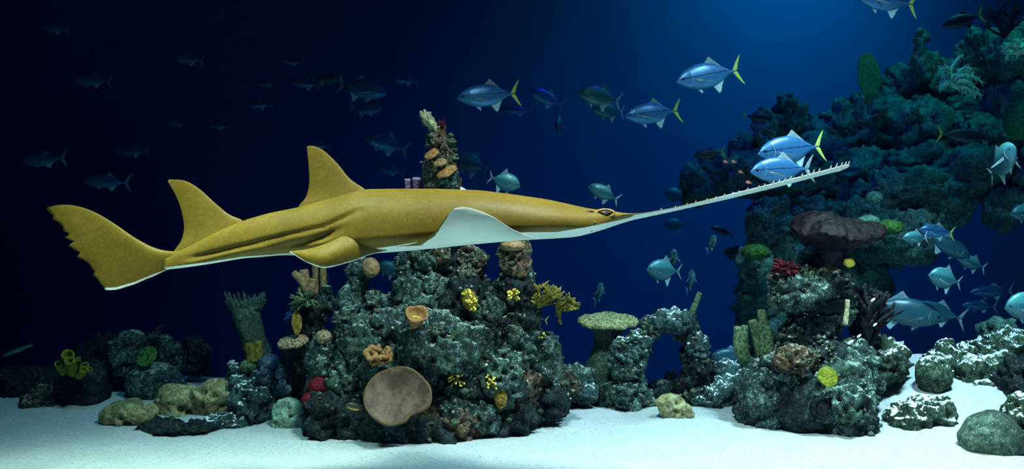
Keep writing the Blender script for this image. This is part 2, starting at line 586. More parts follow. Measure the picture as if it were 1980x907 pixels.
def make_floor():
    xs = np.linspace(-10.8, 10.8, 421)
    ys = np.concatenate([np.linspace(-0.5, 4.5, 20)[:-1], np.linspace(4.5, 11.0, 240)[:-1], np.linspace(11, 16, 20)])
    X, Y = np.meshgrid(xs, ys)
    p = np.stack([X.ravel(), Y.ravel(), np.zeros(X.size)], 1)
    z = sand_z(p[:, 0], p[:, 1])
    z = z + 0.030 * fbm(p * 1.3, 3, 2) + 0.012 * fbm(p * 6, 3, 9)
    p[:, 2] = z
    nx, ny = len(xs), len(ys)
    i = np.arange(nx * ny).reshape(ny, nx)
    f = np.stack([i[:-1, :-1].ravel(), i[:-1, 1:].ravel(), i[1:, 1:].ravel(), i[1:, :-1].ravel()], 1)
    m, nt, b = new_mat('white_sand')
    n1 = pos_noise(nt, 60, 5, 0.75)
    n2 = pos_noise(nt, 2.2, 3, 0.6)
    col = ramp(nt, n1, [(0.34, (0.42, 0.46, 0.47)), (0.46, (0.78, 0.81, 0.79)), (0.60, (0.90, 0.91, 0.89))])
    v = pos_noise(nt, 20, kind='ShaderNodeTexVoronoi')
    spk = ramp(nt, v, [(0.05, (1, 1, 1)), (0.09, (0, 0, 0))])
    col = mix(nt, math_n(nt, 'MULTIPLY', spk, 0.55), col, (0.25, 0.27, 0.30))
    col = mix(nt, math_n(nt, 'MULTIPLY', ramp(nt, n2, [(0.45, (0, 0, 0)), (0.7, (1, 1, 1))]), 0.15), col, (0.70, 0.74, 0.74))
    nt.links.new(col, b.inputs['Base Color'])
    b.inputs['Roughness'].default_value = 0.9
    b.inputs['Specular IOR Level'].default_value = 0.1
    add_bump(nt, b, math_n(nt, 'ADD', n1, pos_noise(nt, 16, 4, 0.7)), 0.9, 0.035)
    o = build('floor', p, f, m, origin=(0, 0, 0))
    return tag(o, 'white sand bed of the aquarium, shelving away behind the reef', 'sand', kind='structure')


make_floor()


def tank_wall(name, a, b_, label):
    """a painted concrete wall panel from a to b (x, y), 0.3 m thick, curved slightly by subdivision noise"""
    m = MT.get('wall')
    if m is None:
        m, nt, bs = new_mat('blue_tank_paint')
        n = pos_noise(nt, 1.6, 3, 0.6)
        nt.links.new(ramp(nt, n, [(0.3, (0.002, 0.092, 0.34)), (0.7, (0.002, 0.100, 0.36))]), bs.inputs['Base Color'])
        bs.inputs['Roughness'].default_value = 0.95
        bs.inputs['Specular IOR Level'].default_value = 0.05
        MT['wall'] = m
    ax, ay = a; bx, by = b_
    d = np.array([bx - ax, by - ay]); d = d / np.linalg.norm(d)
    n = np.array([-d[1], d[0]]) * 0.3
    v = []
    for (x, y) in ((ax, ay), (bx, by), (bx + n[0], by + n[1]), (ax + n[0], ay + n[1])):
        v.append((x, y, -2.2)); v.append((x, y, 9.0))
    f = [(0, 2, 3, 1), (2, 4, 5, 3), (4, 6, 7, 5), (6, 0, 1, 7), (1, 3, 5, 7), (0, 6, 4, 2)]
    o = build(name, v, f, m, smooth=False)
    return tag(o, label, 'wall', kind='structure')


tank_wall('wall_back', (-10.5, 16), (10.5, 16), 'deep blue back wall of the tank behind all the fish')
tank_wall('wall_left', (-10.5, -0.5), (-10.5, 16), 'unlit blue side wall of the tank on the dark side')
tank_wall('wall_right', (10.5, 16), (10.5, -0.5), 'blue side wall of the tank behind the far reef')

# ================================================================== the sawfish
YS = 5.0               # depth of its midline
ROLL = math.radians(6)


def skin_mat():
    m, nt, b = new_mat('sawfish_skin')
    at = nt.nodes.new('ShaderNodeAttribute'); at.attribute_name = 'belly'
    n1 = pos_noise(nt, 5, 4, 0.6)
    n2 = pos_noise(nt, 45, 4, 0.65)
    olive = ramp(nt, n1, [(0.32, (0.098, 0.069, 0.009)), (0.68, (0.135, 0.095, 0.013))])
    olive = mix(nt, math_n(nt, 'MULTIPLY', ramp(nt, n2, [(0.42, (1, 1, 1)), (0.60, (0, 0, 0))]), 0.34), olive, (0.066, 0.045, 0.006))
    white = ramp(nt, n1, [(0.3, (0.50, 0.58, 0.56)), (0.7, (0.60, 0.67, 0.65))])
    edge = math_n(nt, 'ADD', at.outputs['Fac'], math_n(nt, 'MULTIPLY', math_n(nt, 'SUBTRACT', n2, 0.5), 0.25))
    fac = ramp(nt, edge, [(0.42, (0, 0, 0)), (0.60, (1, 1, 1))])
    nt.links.new(mix(nt, fac, olive, white), b.inputs['Base Color'])
    b.inputs['Roughness'].default_value = 0.5
    b.inputs['Specular IOR Level'].default_value = 0.10
    add_bump(nt, b, n2, 0.08, 0.01)
    return m


MT['saw_skin'] = skin_mat()
MT['tooth'] = simple_mat('ivory_tooth', (0.70, 0.70, 0.60), (0.85, 0.85, 0.76), 30, 0.4, 0.0)
MT['eye_dark'] = simple_mat('black_eye', (0.006, 0.005, 0.004), (0.02, 0.018, 0.014), 60, 0.35, 0.0, spec=0.15)
MT['lid'] = simple_mat('sawfish_eyelid', (0.18, 0.12, 0.035), (0.30, 0.20, 0.06), 40, 0.5, 0.2)
MT['iris'] = simple_mat('tan_iris', (0.20, 0.14, 0.05), (0.34, 0.25, 0.10), 60, 0.3, 0.0)

TOP = [(322, 500), (345, 486), (372, 474), (420, 448), (468, 427), (520, 412), (577, 401), (640, 384), (700, 366), (760, 365), (850, 365),
       (930, 368), (1000, 377), (1060, 386), (1100, 395), (1140, 404), (1180, 408), (1210, 413.5), (1240, 412), (1300, 401), (1400, 377),
       (1500, 352), (1600, 326), (1630, 318), (1638, 320)]
BOT = [(322, 521), (345, 519), (400, 511), (470, 499), (560, 491), (650, 492), (720, 490), (800, 484), (900, 474), (1000, 465), (1080, 461),
       (1120, 458), (1150, 450), (1180, 441), (1205, 432), (1225, 426), (1260, 418.5), (1300, 410), (1400, 388), (1500, 364), (1600, 338), (1630, 330), (1638, 325)]
HW = [(322, .030), (345, .045), (400, .065), (470, .095), (577, .15), (700, .235), (800, .27), (900, .29), (1000, .29), (1080, .25), (1130, .20),
      (1180, .145), (1215, .105), (1260, .092), (1400, .085), (1550, .075), (1615, .07), (1638, .035)]


FLANK = [(322, 517), (400, 508), (470, 497), (560, 490), (650, 489), (720, 482), (780, 474), (850, 462), (930, 454), (1000, 450), (1022, 449), (1072, 449), (1119, 441),
         (1157, 432.5), (1196, 425.5), (1240, 416.5), (1300, 405)]


def lin(tab, x):
    a = np.array(tab, float)
    return np.interp(x, a[:, 0], a[:, 1])


def smooth_tab(tab, x):
    """monotone-ish smooth interpolation of a table"""
    y = lin(tab, x)
    k = np.array([1, 2, 3, 2, 1], float); k /= k.sum()
    yp = np.concatenate([[y[0]] * 2, y, [y[-1]] * 2])
    y2 = np.convolve(yp, k, 'valid')
    yp = np.concatenate([[y2[0]] * 2, y2, [y2[-1]] * 2])
    return np.convolve(yp, k, 'valid')


def make_sawfish():
    base = P(850, 480, YS)
    root = thing('sawfish', base, 'large olive-brown sawfish with a long white toothed snout swimming across the reef', 'sawfish')
    skin = MT['saw_skin']
    pxs = np.concatenate([np.linspace(322, 1240, 150), np.linspace(1246, 1625, 70), np.linspace(1628, 1638, 8)])
    zt = smooth_tab(TOP, pxs); zb = smooth_tab(BOT, pxs); hw = smooth_tab(HW, pxs)
    K = 110
    th = np.linspace(0, 2 * np.pi, K, endpoint=False)
    rings = np.zeros((len(pxs), K, 3)); belly = np.zeros((len(pxs), K))
    for i, px in enumerate(pxs):
        saw = float(sstep(1150, 1250, px))
        h = M(zb[i] - zt[i], YS)
        c, s = np.cos(th), np.sin(th)
        # near side is u > 0.  a domed back over a flat belly; the saw is a flat blade
        nb = 2.8 * (1 - saw) + 2.2 * saw
        ntp = 2.35 * (1 - saw) + 2.2 * saw
        u = hw[i] * np.sign(c) * np.abs(c) ** (2 / np.where(s > 0, ntp, nb))
        up = 0.80 * (1 - saw) + 0.5 * saw
        thick = h if saw < 0.02 else h * (1 - saw) + 0.022 * saw
        v = np.where(s > 0, up * thick, (1 - up) * thick) * np.sign(s) * np.abs(s) ** (2 / np.where(s > 0, ntp, nb))
        roll = ROLL * (1 + 2.0 * saw)
        tl = float(sstep(600, 345, px))
        roll *= (1 - 0.75 * tl)
        v2 = v * math.cos(roll) + u * math.sin(roll)
        u2 = u * math.cos(roll) - v * math.sin(roll)
        a, b = v2.min(), v2.max()
        Z1, Z0 = CAM_Z - (zt[i] - 453.5) / F * YS, CAM_Z - (zb[i] - 453.5) / F * YS
        z = Z0 + (v2 - a) / (b - a) * (Z1 - Z0)
        y = YS - u2
        # keep the outline where it is seen: near points are magnified
        z = CAM_Z + (z - CAM_Z) * (y / YS) ** 0.8
        x = (px - 990) / F * YS
        rings[i, :, 0] = x + (y - YS) * 0.0
        rings[i, :, 1] = y
        rings[i, :, 2] = z
        # white below the flank line
        lo = v / thick
        py_ = 453.5 - (z - CAM_Z) / y * F
        flank = 1 - sstep(-0.08, -0.02, lo)
        nearb = sstep(-2.5, 2.5, py_ - lin(FLANK, px))
        body_b = np.where(y < YS, nearb, flank)
        cut = 0.16 - 0.34 * (1 - sstep(1300, 1440, px))
        saw_b = 1 - sstep(cut - 0.12, cut + 0.12, lo)
        q = float(sstep(1195, 1245, px))
        belly[i] = body_b * (1 - q) + saw_b * q
    # folds along the rear flank
    pxv = rings[:, :, 0] / YS * F + 990
    pyv = 453.5 - (rings[:, :, 2] - CAM_Z) / rings[:, :, 1] * F
    near = (rings[:, :, 1] < YS - 0.01)
    for line, amp, sg in (([(380, 498), (470, 478), (560, 456), (640, 438), (705, 408)], 0.016, 5),
                          ([(545, 480), (600, 470), (640, 458), (668, 443)], 0.028, 8),
                          ([(1010, 470), (1080, 462), (1100, 458)], 0.004, 5)):
        ly = lin(line, pxv)
        e = sstep(line[0][0] - 30, line[0][0] + 30, pxv) * (1 - sstep(line[-1][0] - 30, line[-1][0] + 25, pxv))
        rings[:, :, 1] += np.where(near, amp * e * np.exp(-((pyv - ly) / sg) ** 2), 0)
    # gill and brow swellings on the head
    for (cx, cy, sx, sy, amp) in ((1165, 411, 30, 10, 0.012), (1085, 425, 70, 16, 0.010)):
        rings[:, :, 1] -= np.where(near, amp * np.exp(-((pxv - cx) / sx) ** 2 - ((pyv - cy) / sy) ** 2), 0)
    v, f = loft(rings)
    body = build('body', v, f, skin, root, attr={'belly': belly.ravel()})

    def fin(name, L, T, thick, yl, yt, belly_fn, ns=34, nt=20, normal=(0, 1, 0), rag=0.0, bulge=None, label=None):
        """L, T: pixel curves; yl, yt: depth of each curve point"""
        Lp = [P(a, b, y) for (a, b), y in zip(L, yl)]
        Tp = [P(a, b, y) for (a, b), y in zip(T, yt)]
        v, f = foil(Lp, Tp, thick, ns, nt, normal, rag, bulge)
        side = np.concatenate([np.ones(len(v) // 2), np.zeros(len(v) // 2)])   # 1 = side along +normal
        px = v[:, 0] / v[:, 1] * F + 990
        py = 453.5 - (v[:, 2] - CAM_Z) / v[:, 1] * F
        o = build(name, v, f, skin, root, attr={'belly': belly_fn(px, py, side)})
        if label: o['label'] = label
        return o

    zero = lambda px, py, s: np.zeros(len(px))
    # first dorsal fin
    fin('dorsal_fin', [(716, 378), (703, 364), (677, 346), (652, 316), (628, 293), (610, 283.5), (597, 282)],
        [(586, 412), (577, 401), (592, 380), (598, 352), (597, 322), (595, 300), (593.5, 284)], 0.055,
        np.linspace(5.01, 5.09, 7), np.linspace(5.01, 5.09, 7), zero)
    # second dorsal fin
    fin('dorsal_fin', [(478, 440), (468, 426), (442, 414), (415, 392), (386, 366), (358, 350), (328, 347)],
        [(352, 492), (336, 488), (350, 466), (356, 440), (351, 408), (340, 378), (324, 350)], 0.045,
        np.linspace(5.0, 5.07, 7), np.linspace(5.0, 5.07, 7), zero)
    # tail fin
    fin('tail_fin', [(365, 480), (335, 486), (298, 479), (258, 458), (220, 432), (182, 410), (145, 398), (115, 396.5), (89, 402)],
        [(365, 514), (335, 519), (318, 524), (300, 533), (280, 541), (262, 549), (243, 555), (225, 560), (204, 561)], 0.055,
        [5.0, 5.0, 5.0, 4.99, 4.98, 4.97, 4.96, 4.95, 4.95], [5.0] * 9,
        lambda px, py, s: sstep(7, 2, lin([(200, 561), (225, 560), (262, 549), (300, 533), (340, 520)], px) - py) * 0.9, ns=40, nt=60, rag=0.03)
    # near pectoral fin, lifted: its white underside shows
    pec = fin('pectoral_fin', [(1040, 462), (1010, 452), (985, 440), (958, 422), (930, 409), (902, 401), (884, 402)],
        [(762, 477), (785, 474), (808, 468), (832, 456), (848, 440), (862, 420), (877, 404)], 0.03,
        [4.74, 4.70, 4.66, 4.60, 4.56, 4.53, 4.52], [4.74, 4.70, 4.67, 4.62, 4.57, 4.54, 4.52],
        lambda px, py, s: np.where(s > 0.5, 0.0, np.where(px < lin([(395, 880), (430, 858), (455, 842), (474, 815)], py), 0.0, 1.0)),
        ns=40, nt=40, bulge=-0.03, normal=(0, 1, 0.25), label='raised pectoral fin showing its white underside')
    # far pectoral fin, hidden beyond the body
    fin('pectoral_fin', [(1010, 452), (970, 440), (930, 425), (890, 412)], [(790, 470), (815, 455), (845, 435), (872, 416)], 0.03,
        [5.26, 5.38, 5.48, 5.55], [5.26, 5.38, 5.48, 5.55], zero, bulge=0.02)
    # near pelvic fin, hanging
    fin('pelvic_fin', [(745, 452), (705, 446), (668, 455), (632, 470), (598, 481), (562, 486)],
        [(748, 486), (718, 492), (688, 503), (655, 513), (625, 518), (592, 507), (560, 487)], 0.05,
        [4.98, 4.86, 4.79, 4.76, 4.76, 4.79], [4.96, 4.85, 4.77, 4.72, 4.70, 4.73, 4.79],
        lambda px, py, s: np.where(s > 0.5, 0.8, 0.75 * sstep(3.2, 0.6, lin([(560, 487), (592, 507), (625, 518), (655, 513), (688, 503), (718, 492), (748, 486)], px) - py)),
        ns=36, nt=26, bulge=-0.03)
    # far pelvic fin, a white sliver behind the tail stalk
    fin('pelvic_fin', [(590, 483), (540, 487), (500, 490), (471, 495)], [(590, 494), (540, 494), (500, 498), (471, 499)], 0.03,
        [5.08] * 4, [5.04] * 4, lambda px, py, s: np.ones(len(px)))
    # eyes, spiracle, nostril, set on the skin
    pyv = 453.5 - (rings[:, :, 2] - CAM_Z) / rings[:, :, 1] * F

    def on_skin(px, py, near=True):
        i = int(np.argmin(np.abs(pxs - px)))
        m = np.where(rings[i, :, 1] < YS if near else rings[i, :, 1] > YS)[0]
        k = m[int(np.argmin(np.abs(pyv[i, m] - py)))]
        return P(px, py, rings[i, k, 1])
    for sgn in (-1, 1):
        c = on_skin(1170, 412.5) if sgn < 0 else on_skin(1170, 416, False)
        w, fc = blob(c, (M(14, 5), 0.022, M(5.5, 5)), 3, 3, 'none')
        eye = build('eye', w, fc, MT['eye_dark'], root)
        a = np.linspace(0, 2 * np.pi, 25)[:-1]
        ring = [c + np.array([M(16.5, 5) * math.cos(q), sgn * (0.006 + 0.004 * math.sin(q) * sgn), M(6.6, 5) * math.sin(q)]) for q in a]
        tv, tf = tube(ring + [ring[0]], [0.0075] * 3, 6, n=49)
        build('eyelid', tv, tf, MT['lid'], eye)
        if sgn < 0:
            iv = [c + np.array([M(-9 + 4.5 * k, 5), -0.021 + 0.0035 * (k - 2) ** 2 * 0.6, M(1.6 * math.sin(k * 1.9), 5)]) for k in range(5)]
            tv, tf = tube(iv, [0.0020] * 5, 5)
            build('iris', tv, tf, MT['iris'], eye)
    w, fc = blob(on_skin(1139, 409.5), (M(10, 5), 0.012, M(2.6, 5)), 5, 2, 'none')
    build('spiracle', w, fc, MT['eye_dark'], root)
    for (a, b) in ((1143, 446), (1150, 430)):
        w, fc = blob(on_skin(a, b), (M(3.2, 5), 0.008, M(1.8, 5)), 5, 2, 'none')
        build('nostril', w, fc, MT['lid'], root)
    # rostral teeth, near edge then far edge
    tx = [1272, 1299, 1322, 1341, 1360, 1377, 1394, 1410, 1424, 1438, 1460, 1473, 1485, 1496, 1507, 1519, 1540, 1553, 1565, 1578, 1598.5, 1607, 1617, 1627, 1635]
    ty_top = smooth_tab(TOP, np.array(sorted(tx), float))
    for k, px in enumerate(tx):
        ln = 0.010 + 0.020 * sstep(1350, 1625, px) + (0.004 if k % 3 == 0 else 0)
        i = int(np.argmin(np.abs(pxs - px)))
        ring = rings[i]
        for sgn in (-1, 1):
            j = int(np.argmin(ring[:, 1])) if sgn < 0 else int(np.argmax(ring[:, 1]))
            p0 = ring[j].copy()
            p0[1] -= sgn * 0.006
            d = np.array([0.05, sgn * 0.70, 0.70 if sgn < 0 else -0.05]); d /= np.linalg.norm(d)
            L = ln * 0.95
            tv, tf = tube([p0 - d * 0.006, p0 + d * L * 0.5, p0 + d * L], [0.0040, 0.0034, 0.0014], 6)
            build('tooth', tv, tf, MT['tooth'], root)
    return root


make_sawfish()

# ================================================================== rocks
_seed = [1]


def rock(parent, px, py, rx, rz, Y, style='crag', mat='rock', ry=None, sub=4, box=2.0, rot=None, name='rock', label=None, cat=None, fine=1.0):
    _seed[0] += 1
    r = (M(rx, Y), M(ry if ry else 0.5 * (rx + min(rx, rz)), Y), M(rz, Y))
    v, f = blob(P(px, py, Y), r, _seed[0], sub, style, box, rot, fine)
    o = build(name, v, f, MT[mat], parent)
    if label:
        tag(o, label, cat)
    return o


def floor_pt(px, Y):
    x = (px - 990) / F * Y
    return (x, Y, float(sand_z(x, Y)))


# ---- the tall central reef pillar
reef = thing('reef_pillar', floor_pt(815, 6.9), 'tall craggy reef pillar of grey-green rock standing behind the sawfish', 'reef')
R = lambda *a, **k: rock(reef, *a, **k)
# foot
R(665, 800, 74, 66, 6.75, 'crag', 'rock_dark', sub=5, box=3.2)
R(632, 775, 38, 80, 6.80, 'crag', 'rock', box=3)
R(800, 835, 100, 42, 6.62, 'crag', 'rock_dark', sub=5, box=2.6)
R(885, 815, 70, 52, 6.65, 'crag', 'rock_brown', sub=5)
R(965, 785, 72, 66, 6.85, 'crag', 'rock_dark', sub=5, box=2.6)
R(750, 775, 80, 78, 6.90, 'crag', 'rock', sub=5)
R(1005, 800, 42, 40, 6.95, 'crag', 'rock_dark')
R(720, 830, 60, 40, 6.70, 'crag', 'rock_dark', box=3)
# shoulders
R(645, 715, 40, 62, 6.78, 'crag', 'rock', sub=5)
R(615, 700, 26, 60, 6.95, 'crag', 'rock')
R(660, 740, 28, 60, 6.62, 'pit', 'rock')
R(700, 668, 46, 56, 6.66, 'pit', 'rock', sub=5)
R(735, 720, 52, 52, 6.72, 'crag', 'rock', sub=5)
R(768, 640, 50, 52, 6.74, 'pit', 'rock', sub=5)
R(850, 672, 82, 70, 6.66, 'pit', 'rock', sub=5)
R(800, 700, 60, 66, 6.72, 'crag', 'rock', sub=5)
R(918, 690, 44, 64, 6.70, 'crag', 'rock', sub=5)
R(900, 755, 84, 62, 6.76, 'crag', 'rock_dark', sub=5)
R(965, 730, 44, 66, 6.64, 'pit', 'rock', sub=5)
R(958, 690, 30, 36, 6.62, 'pit', 'rock')
R(985, 690, 38, 50, 6.80, 'crag', 'rock')
R(1008, 755, 34, 62, 6.85, 'crag', 'rock_brown')
R(880, 800, 34, 40, 6.55, 'pit', 'rock_dark')
R(935, 800, 40, 40, 6.60, 'pit', 'rock')
# upper ledge on the left
R(672, 630, 30, 40, 6.80, 'crag', 'rock')
R(690, 610, 42, 36, 6.90, 'crag', 'rock', sub=5)
R(725, 590, 32, 26, 6.92, 'pit', 'rock')
R(760, 592, 34, 24, 6.95, 'pit', 'rock')
R(735, 640, 60, 60, 7.05, 'crag', 'rock')
R(728, 622, 14, 13, 6.62, 'knob', 'rock')
# left spur
R(676, 585, 26, 36, 6.92, 'smooth', 'rock')
R(690, 550, 22, 40, 6.96, 'crag', 'rock')
R(688, 525, 20, 26, 6.98, 'crag', 'rock_dusted')
# middle tower
R(822, 585, 58, 62, 6.85, 'crag', 'rock', sub=5)
R(880, 585, 54, 62, 6.90, 'crag', 'rock_dark', sub=5)
R(800, 535, 34, 60, 6.92, 'crag', 'rock', sub=5)
R(850, 525, 52, 60, 6.98, 'crag', 'rock_dark', sub=5)
R(910, 525, 28, 54, 6.98, 'crag', 'rock_brown', sub=5)
R(925, 505, 16, 18, 6.90, 'knob', 'rock_brown')
R(900, 530, 18, 16, 6.84, 'knob', 'rock_brown')
R(835, 560, 22, 30, 6.74, 'pit', 'rock')
R(780, 560, 16, 36, 6.80, 'crag', 'rock')
R(850, 490, 24, 20, 6.82, 'pit', 'rock_brown')
R(828, 500, 20, 30, 6.80, 'pit', 'rock')
R(845, 640, 36, 14, 6.52, 'pit', 'rock')
R(875, 655, 26, 14, 6.50, 'knob', 'rock')
R(848, 430, 48, 70, 7.00, 'crag', 'rock_dark', sub=5)
R(853, 352, 31, 46, 7.00, 'crag', 'rock_brown', sub=5)
R(850, 305, 27, 40, 7.00, 'crag', 'rock_brown', sub=5)
R(846, 268, 20, 26, 7.00, 'crag', 'rock_brown')
R(866, 345, 20, 26, 6.88, 'pit', 'rock')
R(870, 300, 12, 40, 6.95, 'crag', 'rock_brown')
# right column
R(995, 500, 30, 44, 6.80, 'pit', 'rock_brown', sub=5, box=2.8)
R(995, 560, 34, 44, 6.82, 'crag', 'rock_dark', sub=5)
R(1018, 560, 16, 62, 6.92, 'smooth', 'rock')
R(1000, 615, 40, 46, 6.86, 'crag', 'rock_dark', sub=5)
R(955, 600, 28, 48, 6.82, 'crag', 'rock')
R(930, 630, 42, 48, 6.86, 'crag', 'rock', sub=5)
R(1000, 660, 44, 46, 6.84, 'crag', 'rock', sub=5)
R(990, 650, 20, 18, 6.66, 'knob', 'rock')
R(1028, 620, 18, 24, 6.88, 'knob', 'rock')
R(1040, 690, 36, 56, 6.96, 'crag', 'rock')
# right flank
R(1062, 720, 30, 76, 7.05, 'smooth', 'rock_smooth')
R(1062, 775, 40, 42, 6.98, 'crag', 'rock_dark')
R(1040, 765, 30, 50, 7.1, 'crag', 'rock')
R(1092, 750, 28, 34, 7.15, 'crag', 'rock_brown')
# bulk behind, so the pillar is solid
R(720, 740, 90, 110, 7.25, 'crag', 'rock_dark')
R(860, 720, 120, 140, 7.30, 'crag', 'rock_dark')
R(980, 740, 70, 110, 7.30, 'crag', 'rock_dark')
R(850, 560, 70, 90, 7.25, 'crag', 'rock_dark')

# ---- outcrop left of the pillar that carries the tube sponges
o = thing('sponge_outcrop', floor_pt(605, 7.2), 'narrow dark rock outcrop crowned by tan tube sponges left of the pillar', 'rock')
rock(o, 600, 620, 26, 60, 7.15, 'crag', 'rock_dark', sub=5)
rock(o, 592, 690, 36, 70, 7.2, 'crag', 'rock_dark', sub=5)
rock(o, 575, 720, 34, 60, 7.25, 'crag', 'rock_dark')
rock(o, 620, 590, 20, 36, 7.18, 'crag', 'rock')
rock(o, 631, 560, 10, 22, 7.15, 'crag', 'rock')
rock(o, 610, 770, 40, 60, 7.2, 'crag', 'rock_dark')

# ---- rock arch in the middle distance
arch = thing('rock_arch', floor_pt(1275, 7.75), 'small natural rock arch standing on the sand with dark water behind', 'rock')
A = lambda *a, **k: rock(arch, *a, **k)
A(1208, 765, 50, 44, 7.75, 'crag', 'rock', sub=5)
A(1213, 705, 34, 44, 7.72, 'pit', 'rock', sub=5)
A(1204, 680, 20, 28, 7.70, 'crag', 'rock_dusted')
A(1234, 666, 30, 26, 7.75, 'pit', 'rock_dusted')
A(1257, 636, 17, 22, 7.78, 'crag', 'rock')
A(1298, 622, 42, 25, 7.76, 'pit', 'rock_dusted', sub=5)
A(1328, 640, 24, 26, 7.82, 'crag', 'rock')
A(1348, 668, 24, 30, 7.76, 'pit', 'rock_dusted')
A(1344, 710, 32, 46, 7.82, 'crag', 'rock_dark', sub=5)
A(1340, 755, 36, 40, 7.85, 'crag', 'rock_dark')
A(1240, 775, 26, 22, 7.8, 'crag', 'rock')
A(1372, 775, 36, 26, 7.75, 'crag', 'rock_dusted')

# smooth pillar that holds the flat coral
o = thing('coral_pedestal', floor_pt(1160, 8.0), 'smooth flared stone pedestal under the flat olive coral beside the arch', 'rock')
prof = [(1150, 792, 52), (1152, 760, 44), (1158, 725, 33), (1167, 690, 28), (1172, 655, 26), (1176, 628, 34)]
pts = [P(a, b, 8.0) for a, b, r in prof]
v, f = tube(pts, [M(r, 8.0) for a, b, r in prof], 28, n=40)
v = v + (0.04 * fbm(v * 4, 3, 3))[:, None] * np.array([1, 1, 0.2])
build('shaft', v, f, MT['rock_smooth'], o)
rock(o, 1150, 775, 50, 30, 8.0, 'smooth', 'rock_smooth', name='foot')

for (a, b, rx, rz, Y, st, m, nm, lab) in [
    (1108, 738, 40, 34, 7.75, 'crag', 'rock', 'boulder', 'dark lumpy boulder on the sand just right of the central pillar'),
    (1130, 762, 26, 20, 7.7, 'crag', 'rock_dusted', 'boulder', 'small sand-dusted boulder at the foot of the flared stone pedestal'),
    (1277, 752, 26, 20, 8.1, 'smooth', 'rock', 'stone', 'low rounded stone lying inside the rock arch'),
    (1298, 738, 15, 22, 8.12, 'smooth', 'rock', 'stone', 'upright pointed stone standing inside the rock arch'),
    (1400, 722, 36, 26, 8.2, 'crag', 'rock_dusted', 'boulder', 'boulder with white sand specks right behind the arch leg'),
    (1405, 762, 46, 34, 7.9, 'crag', 'rock_dusted', 'boulder', 'rubble boulder between the arch and the bowl coral outcrop'),
]:
    rock(None, a, b, rx, rz, Y, st, m, name=nm, label=lab, cat='rock')

_seed[0] = 200
rock(None, 1305, 789, 40, 24, 7.25, 'tufa', 'rock_yellow', ry=22, rot=(0.25, 0.35, 0.1), name='stone', sub=5,
     label='pale yellow pitted stone tilted on the sand in front of the arch', cat='rock')

# ---- right outcrop with the bowl coral
out = thing('reef_outcrop', floor_pt(1565, 7.0), 'dark mushroom-shaped reef outcrop carrying a brown bowl coral', 'reef')
B = lambda *a, **k: rock(out, *a, **k)
B(1500, 765, 66, 66, 7.05, 'crag', 'rock', sub=5, box=2.6)
B(1560, 770, 70, 70, 6.95, 'smooth', 'rock_dark', sub=5, box=2.6)
B(1640, 790, 54, 62, 6.72, 'crag', 'rock', sub=5, box=2.6)
B(1530, 725, 70, 56, 6.95, 'crag', 'rock', sub=5)
B(1470, 745, 46, 50, 7.1, 'crag', 'rock_dusted', sub=5)
B(1630, 730, 60, 56, 6.85, 'crag', 'rock', sub=5)
B(1640, 700, 50, 44, 7.0, 'crag', 'rock')
B(1535, 695, 40, 26, 6.75, 'pit', 'rock_brown', sub=5)
B(1590, 690, 44, 40, 6.9, 'crag', 'rock_dark')
B(1575, 650, 44, 36, 7.0, 'crag', 'rock_dark', sub=5)
B(1530, 655, 30, 26, 7.0, 'crag', 'rock')
B(1578, 610, 48, 34, 6.98, 'crag', 'rock_dark', sub=5)
B(1560, 575, 66, 38, 6.95, 'crag', 'rock', sub=5)
B(1530, 548, 38, 28, 6.92, 'pit', 'rock')
B(1600, 560, 50, 40, 6.95, 'crag', 'rock_dark', sub=5)
B(1632, 590, 24, 44, 6.98, 'crag', 'rock')
B(1590, 525, 30, 26, 7.0, 'crag', 'rock_dark')
B(1560, 755, 80, 90, 7.4, 'crag', 'rock_dark')
# a round cup in its foot, its dark inside painted by a black disc
hp = P(1589, 789, 6.63)
v, f = tube([hp + np.array([0, 0.02, 0]), hp + np.array([0, -0.045, 0.005])], [0.085, 0.078], 28, hollow=0.055)
build('burrow', v, f, MT['rock_dark'], out)
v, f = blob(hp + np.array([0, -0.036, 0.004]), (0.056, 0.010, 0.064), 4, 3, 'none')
build('burrow_shade_disc', v, f, MT['black_coral'], out)  # borrowed coral material; its black stands in for shade inside the cup
# right slope, sand on top
rock(None, 1690, 700, 66, 48, 7.35, 'crag', 'rock_sandy', sub=5, name='boulder', label='sand-sprinkled boulder leaning on the right side of the bowl coral outcrop', cat='rock')
rock(None, 1668, 745, 36, 40, 7.0, 'crag', 'rock', name='boulder', label='small dark boulder at the sand edge below the sand-sprinkled boulder', cat='rock')

# ---- boulders on the sand bank at the right
for (a, b, rx, rz, Y, st, m, lab) in [
    (1835, 715, 62, 46, 7.5, 'crag', 'rock_sandy', 'mossy boulder with white sand grains at the top of the right sand bank'),
    (1805, 725, 34, 38, 7.15, 'smooth', 'rock_sandy', 'rounded greenish boulder at the left edge of the right sand bank'),
    (1900, 740, 60, 46, 7.3, 'crag', 'rock_sandy', 'dark mossy boulder sloping down behind the white sand patch'),
    (1940, 690, 76, 44, 7.8, 'crag', 'rock_sandy', 'largest hump of mossy rock at the far right, topped with sand'),
    (1972, 745, 40, 56, 7.0, 'crag', 'rock_dark', 'dark rock at the right frame edge above the front boulder'),
    (1785, 815, 72, 46, 6.75, 'pit', 'rock_sandy', 'flat sand-speckled boulder alone on the white sand at right'),
    (1820, 780, 20, 13, 6.85, 'crag', 'rock_sandy', 'small rock half sunk in sand beside the flat speckled boulder'),
    (1918, 845, 62, 48, 6.15, 'smooth', 'rock_smooth', 'smooth brown-grey boulder nearest the viewer at lower right'),
    (1968, 828, 36, 62, 6.3, 'crag', 'rock_sandy', 'green-tufted boulder cut by the right frame edge behind the smooth one'),
]:
    rock(None, a, b, rx, rz, Y, st, m, name='boulder', label=lab, cat='rock', sub=5)

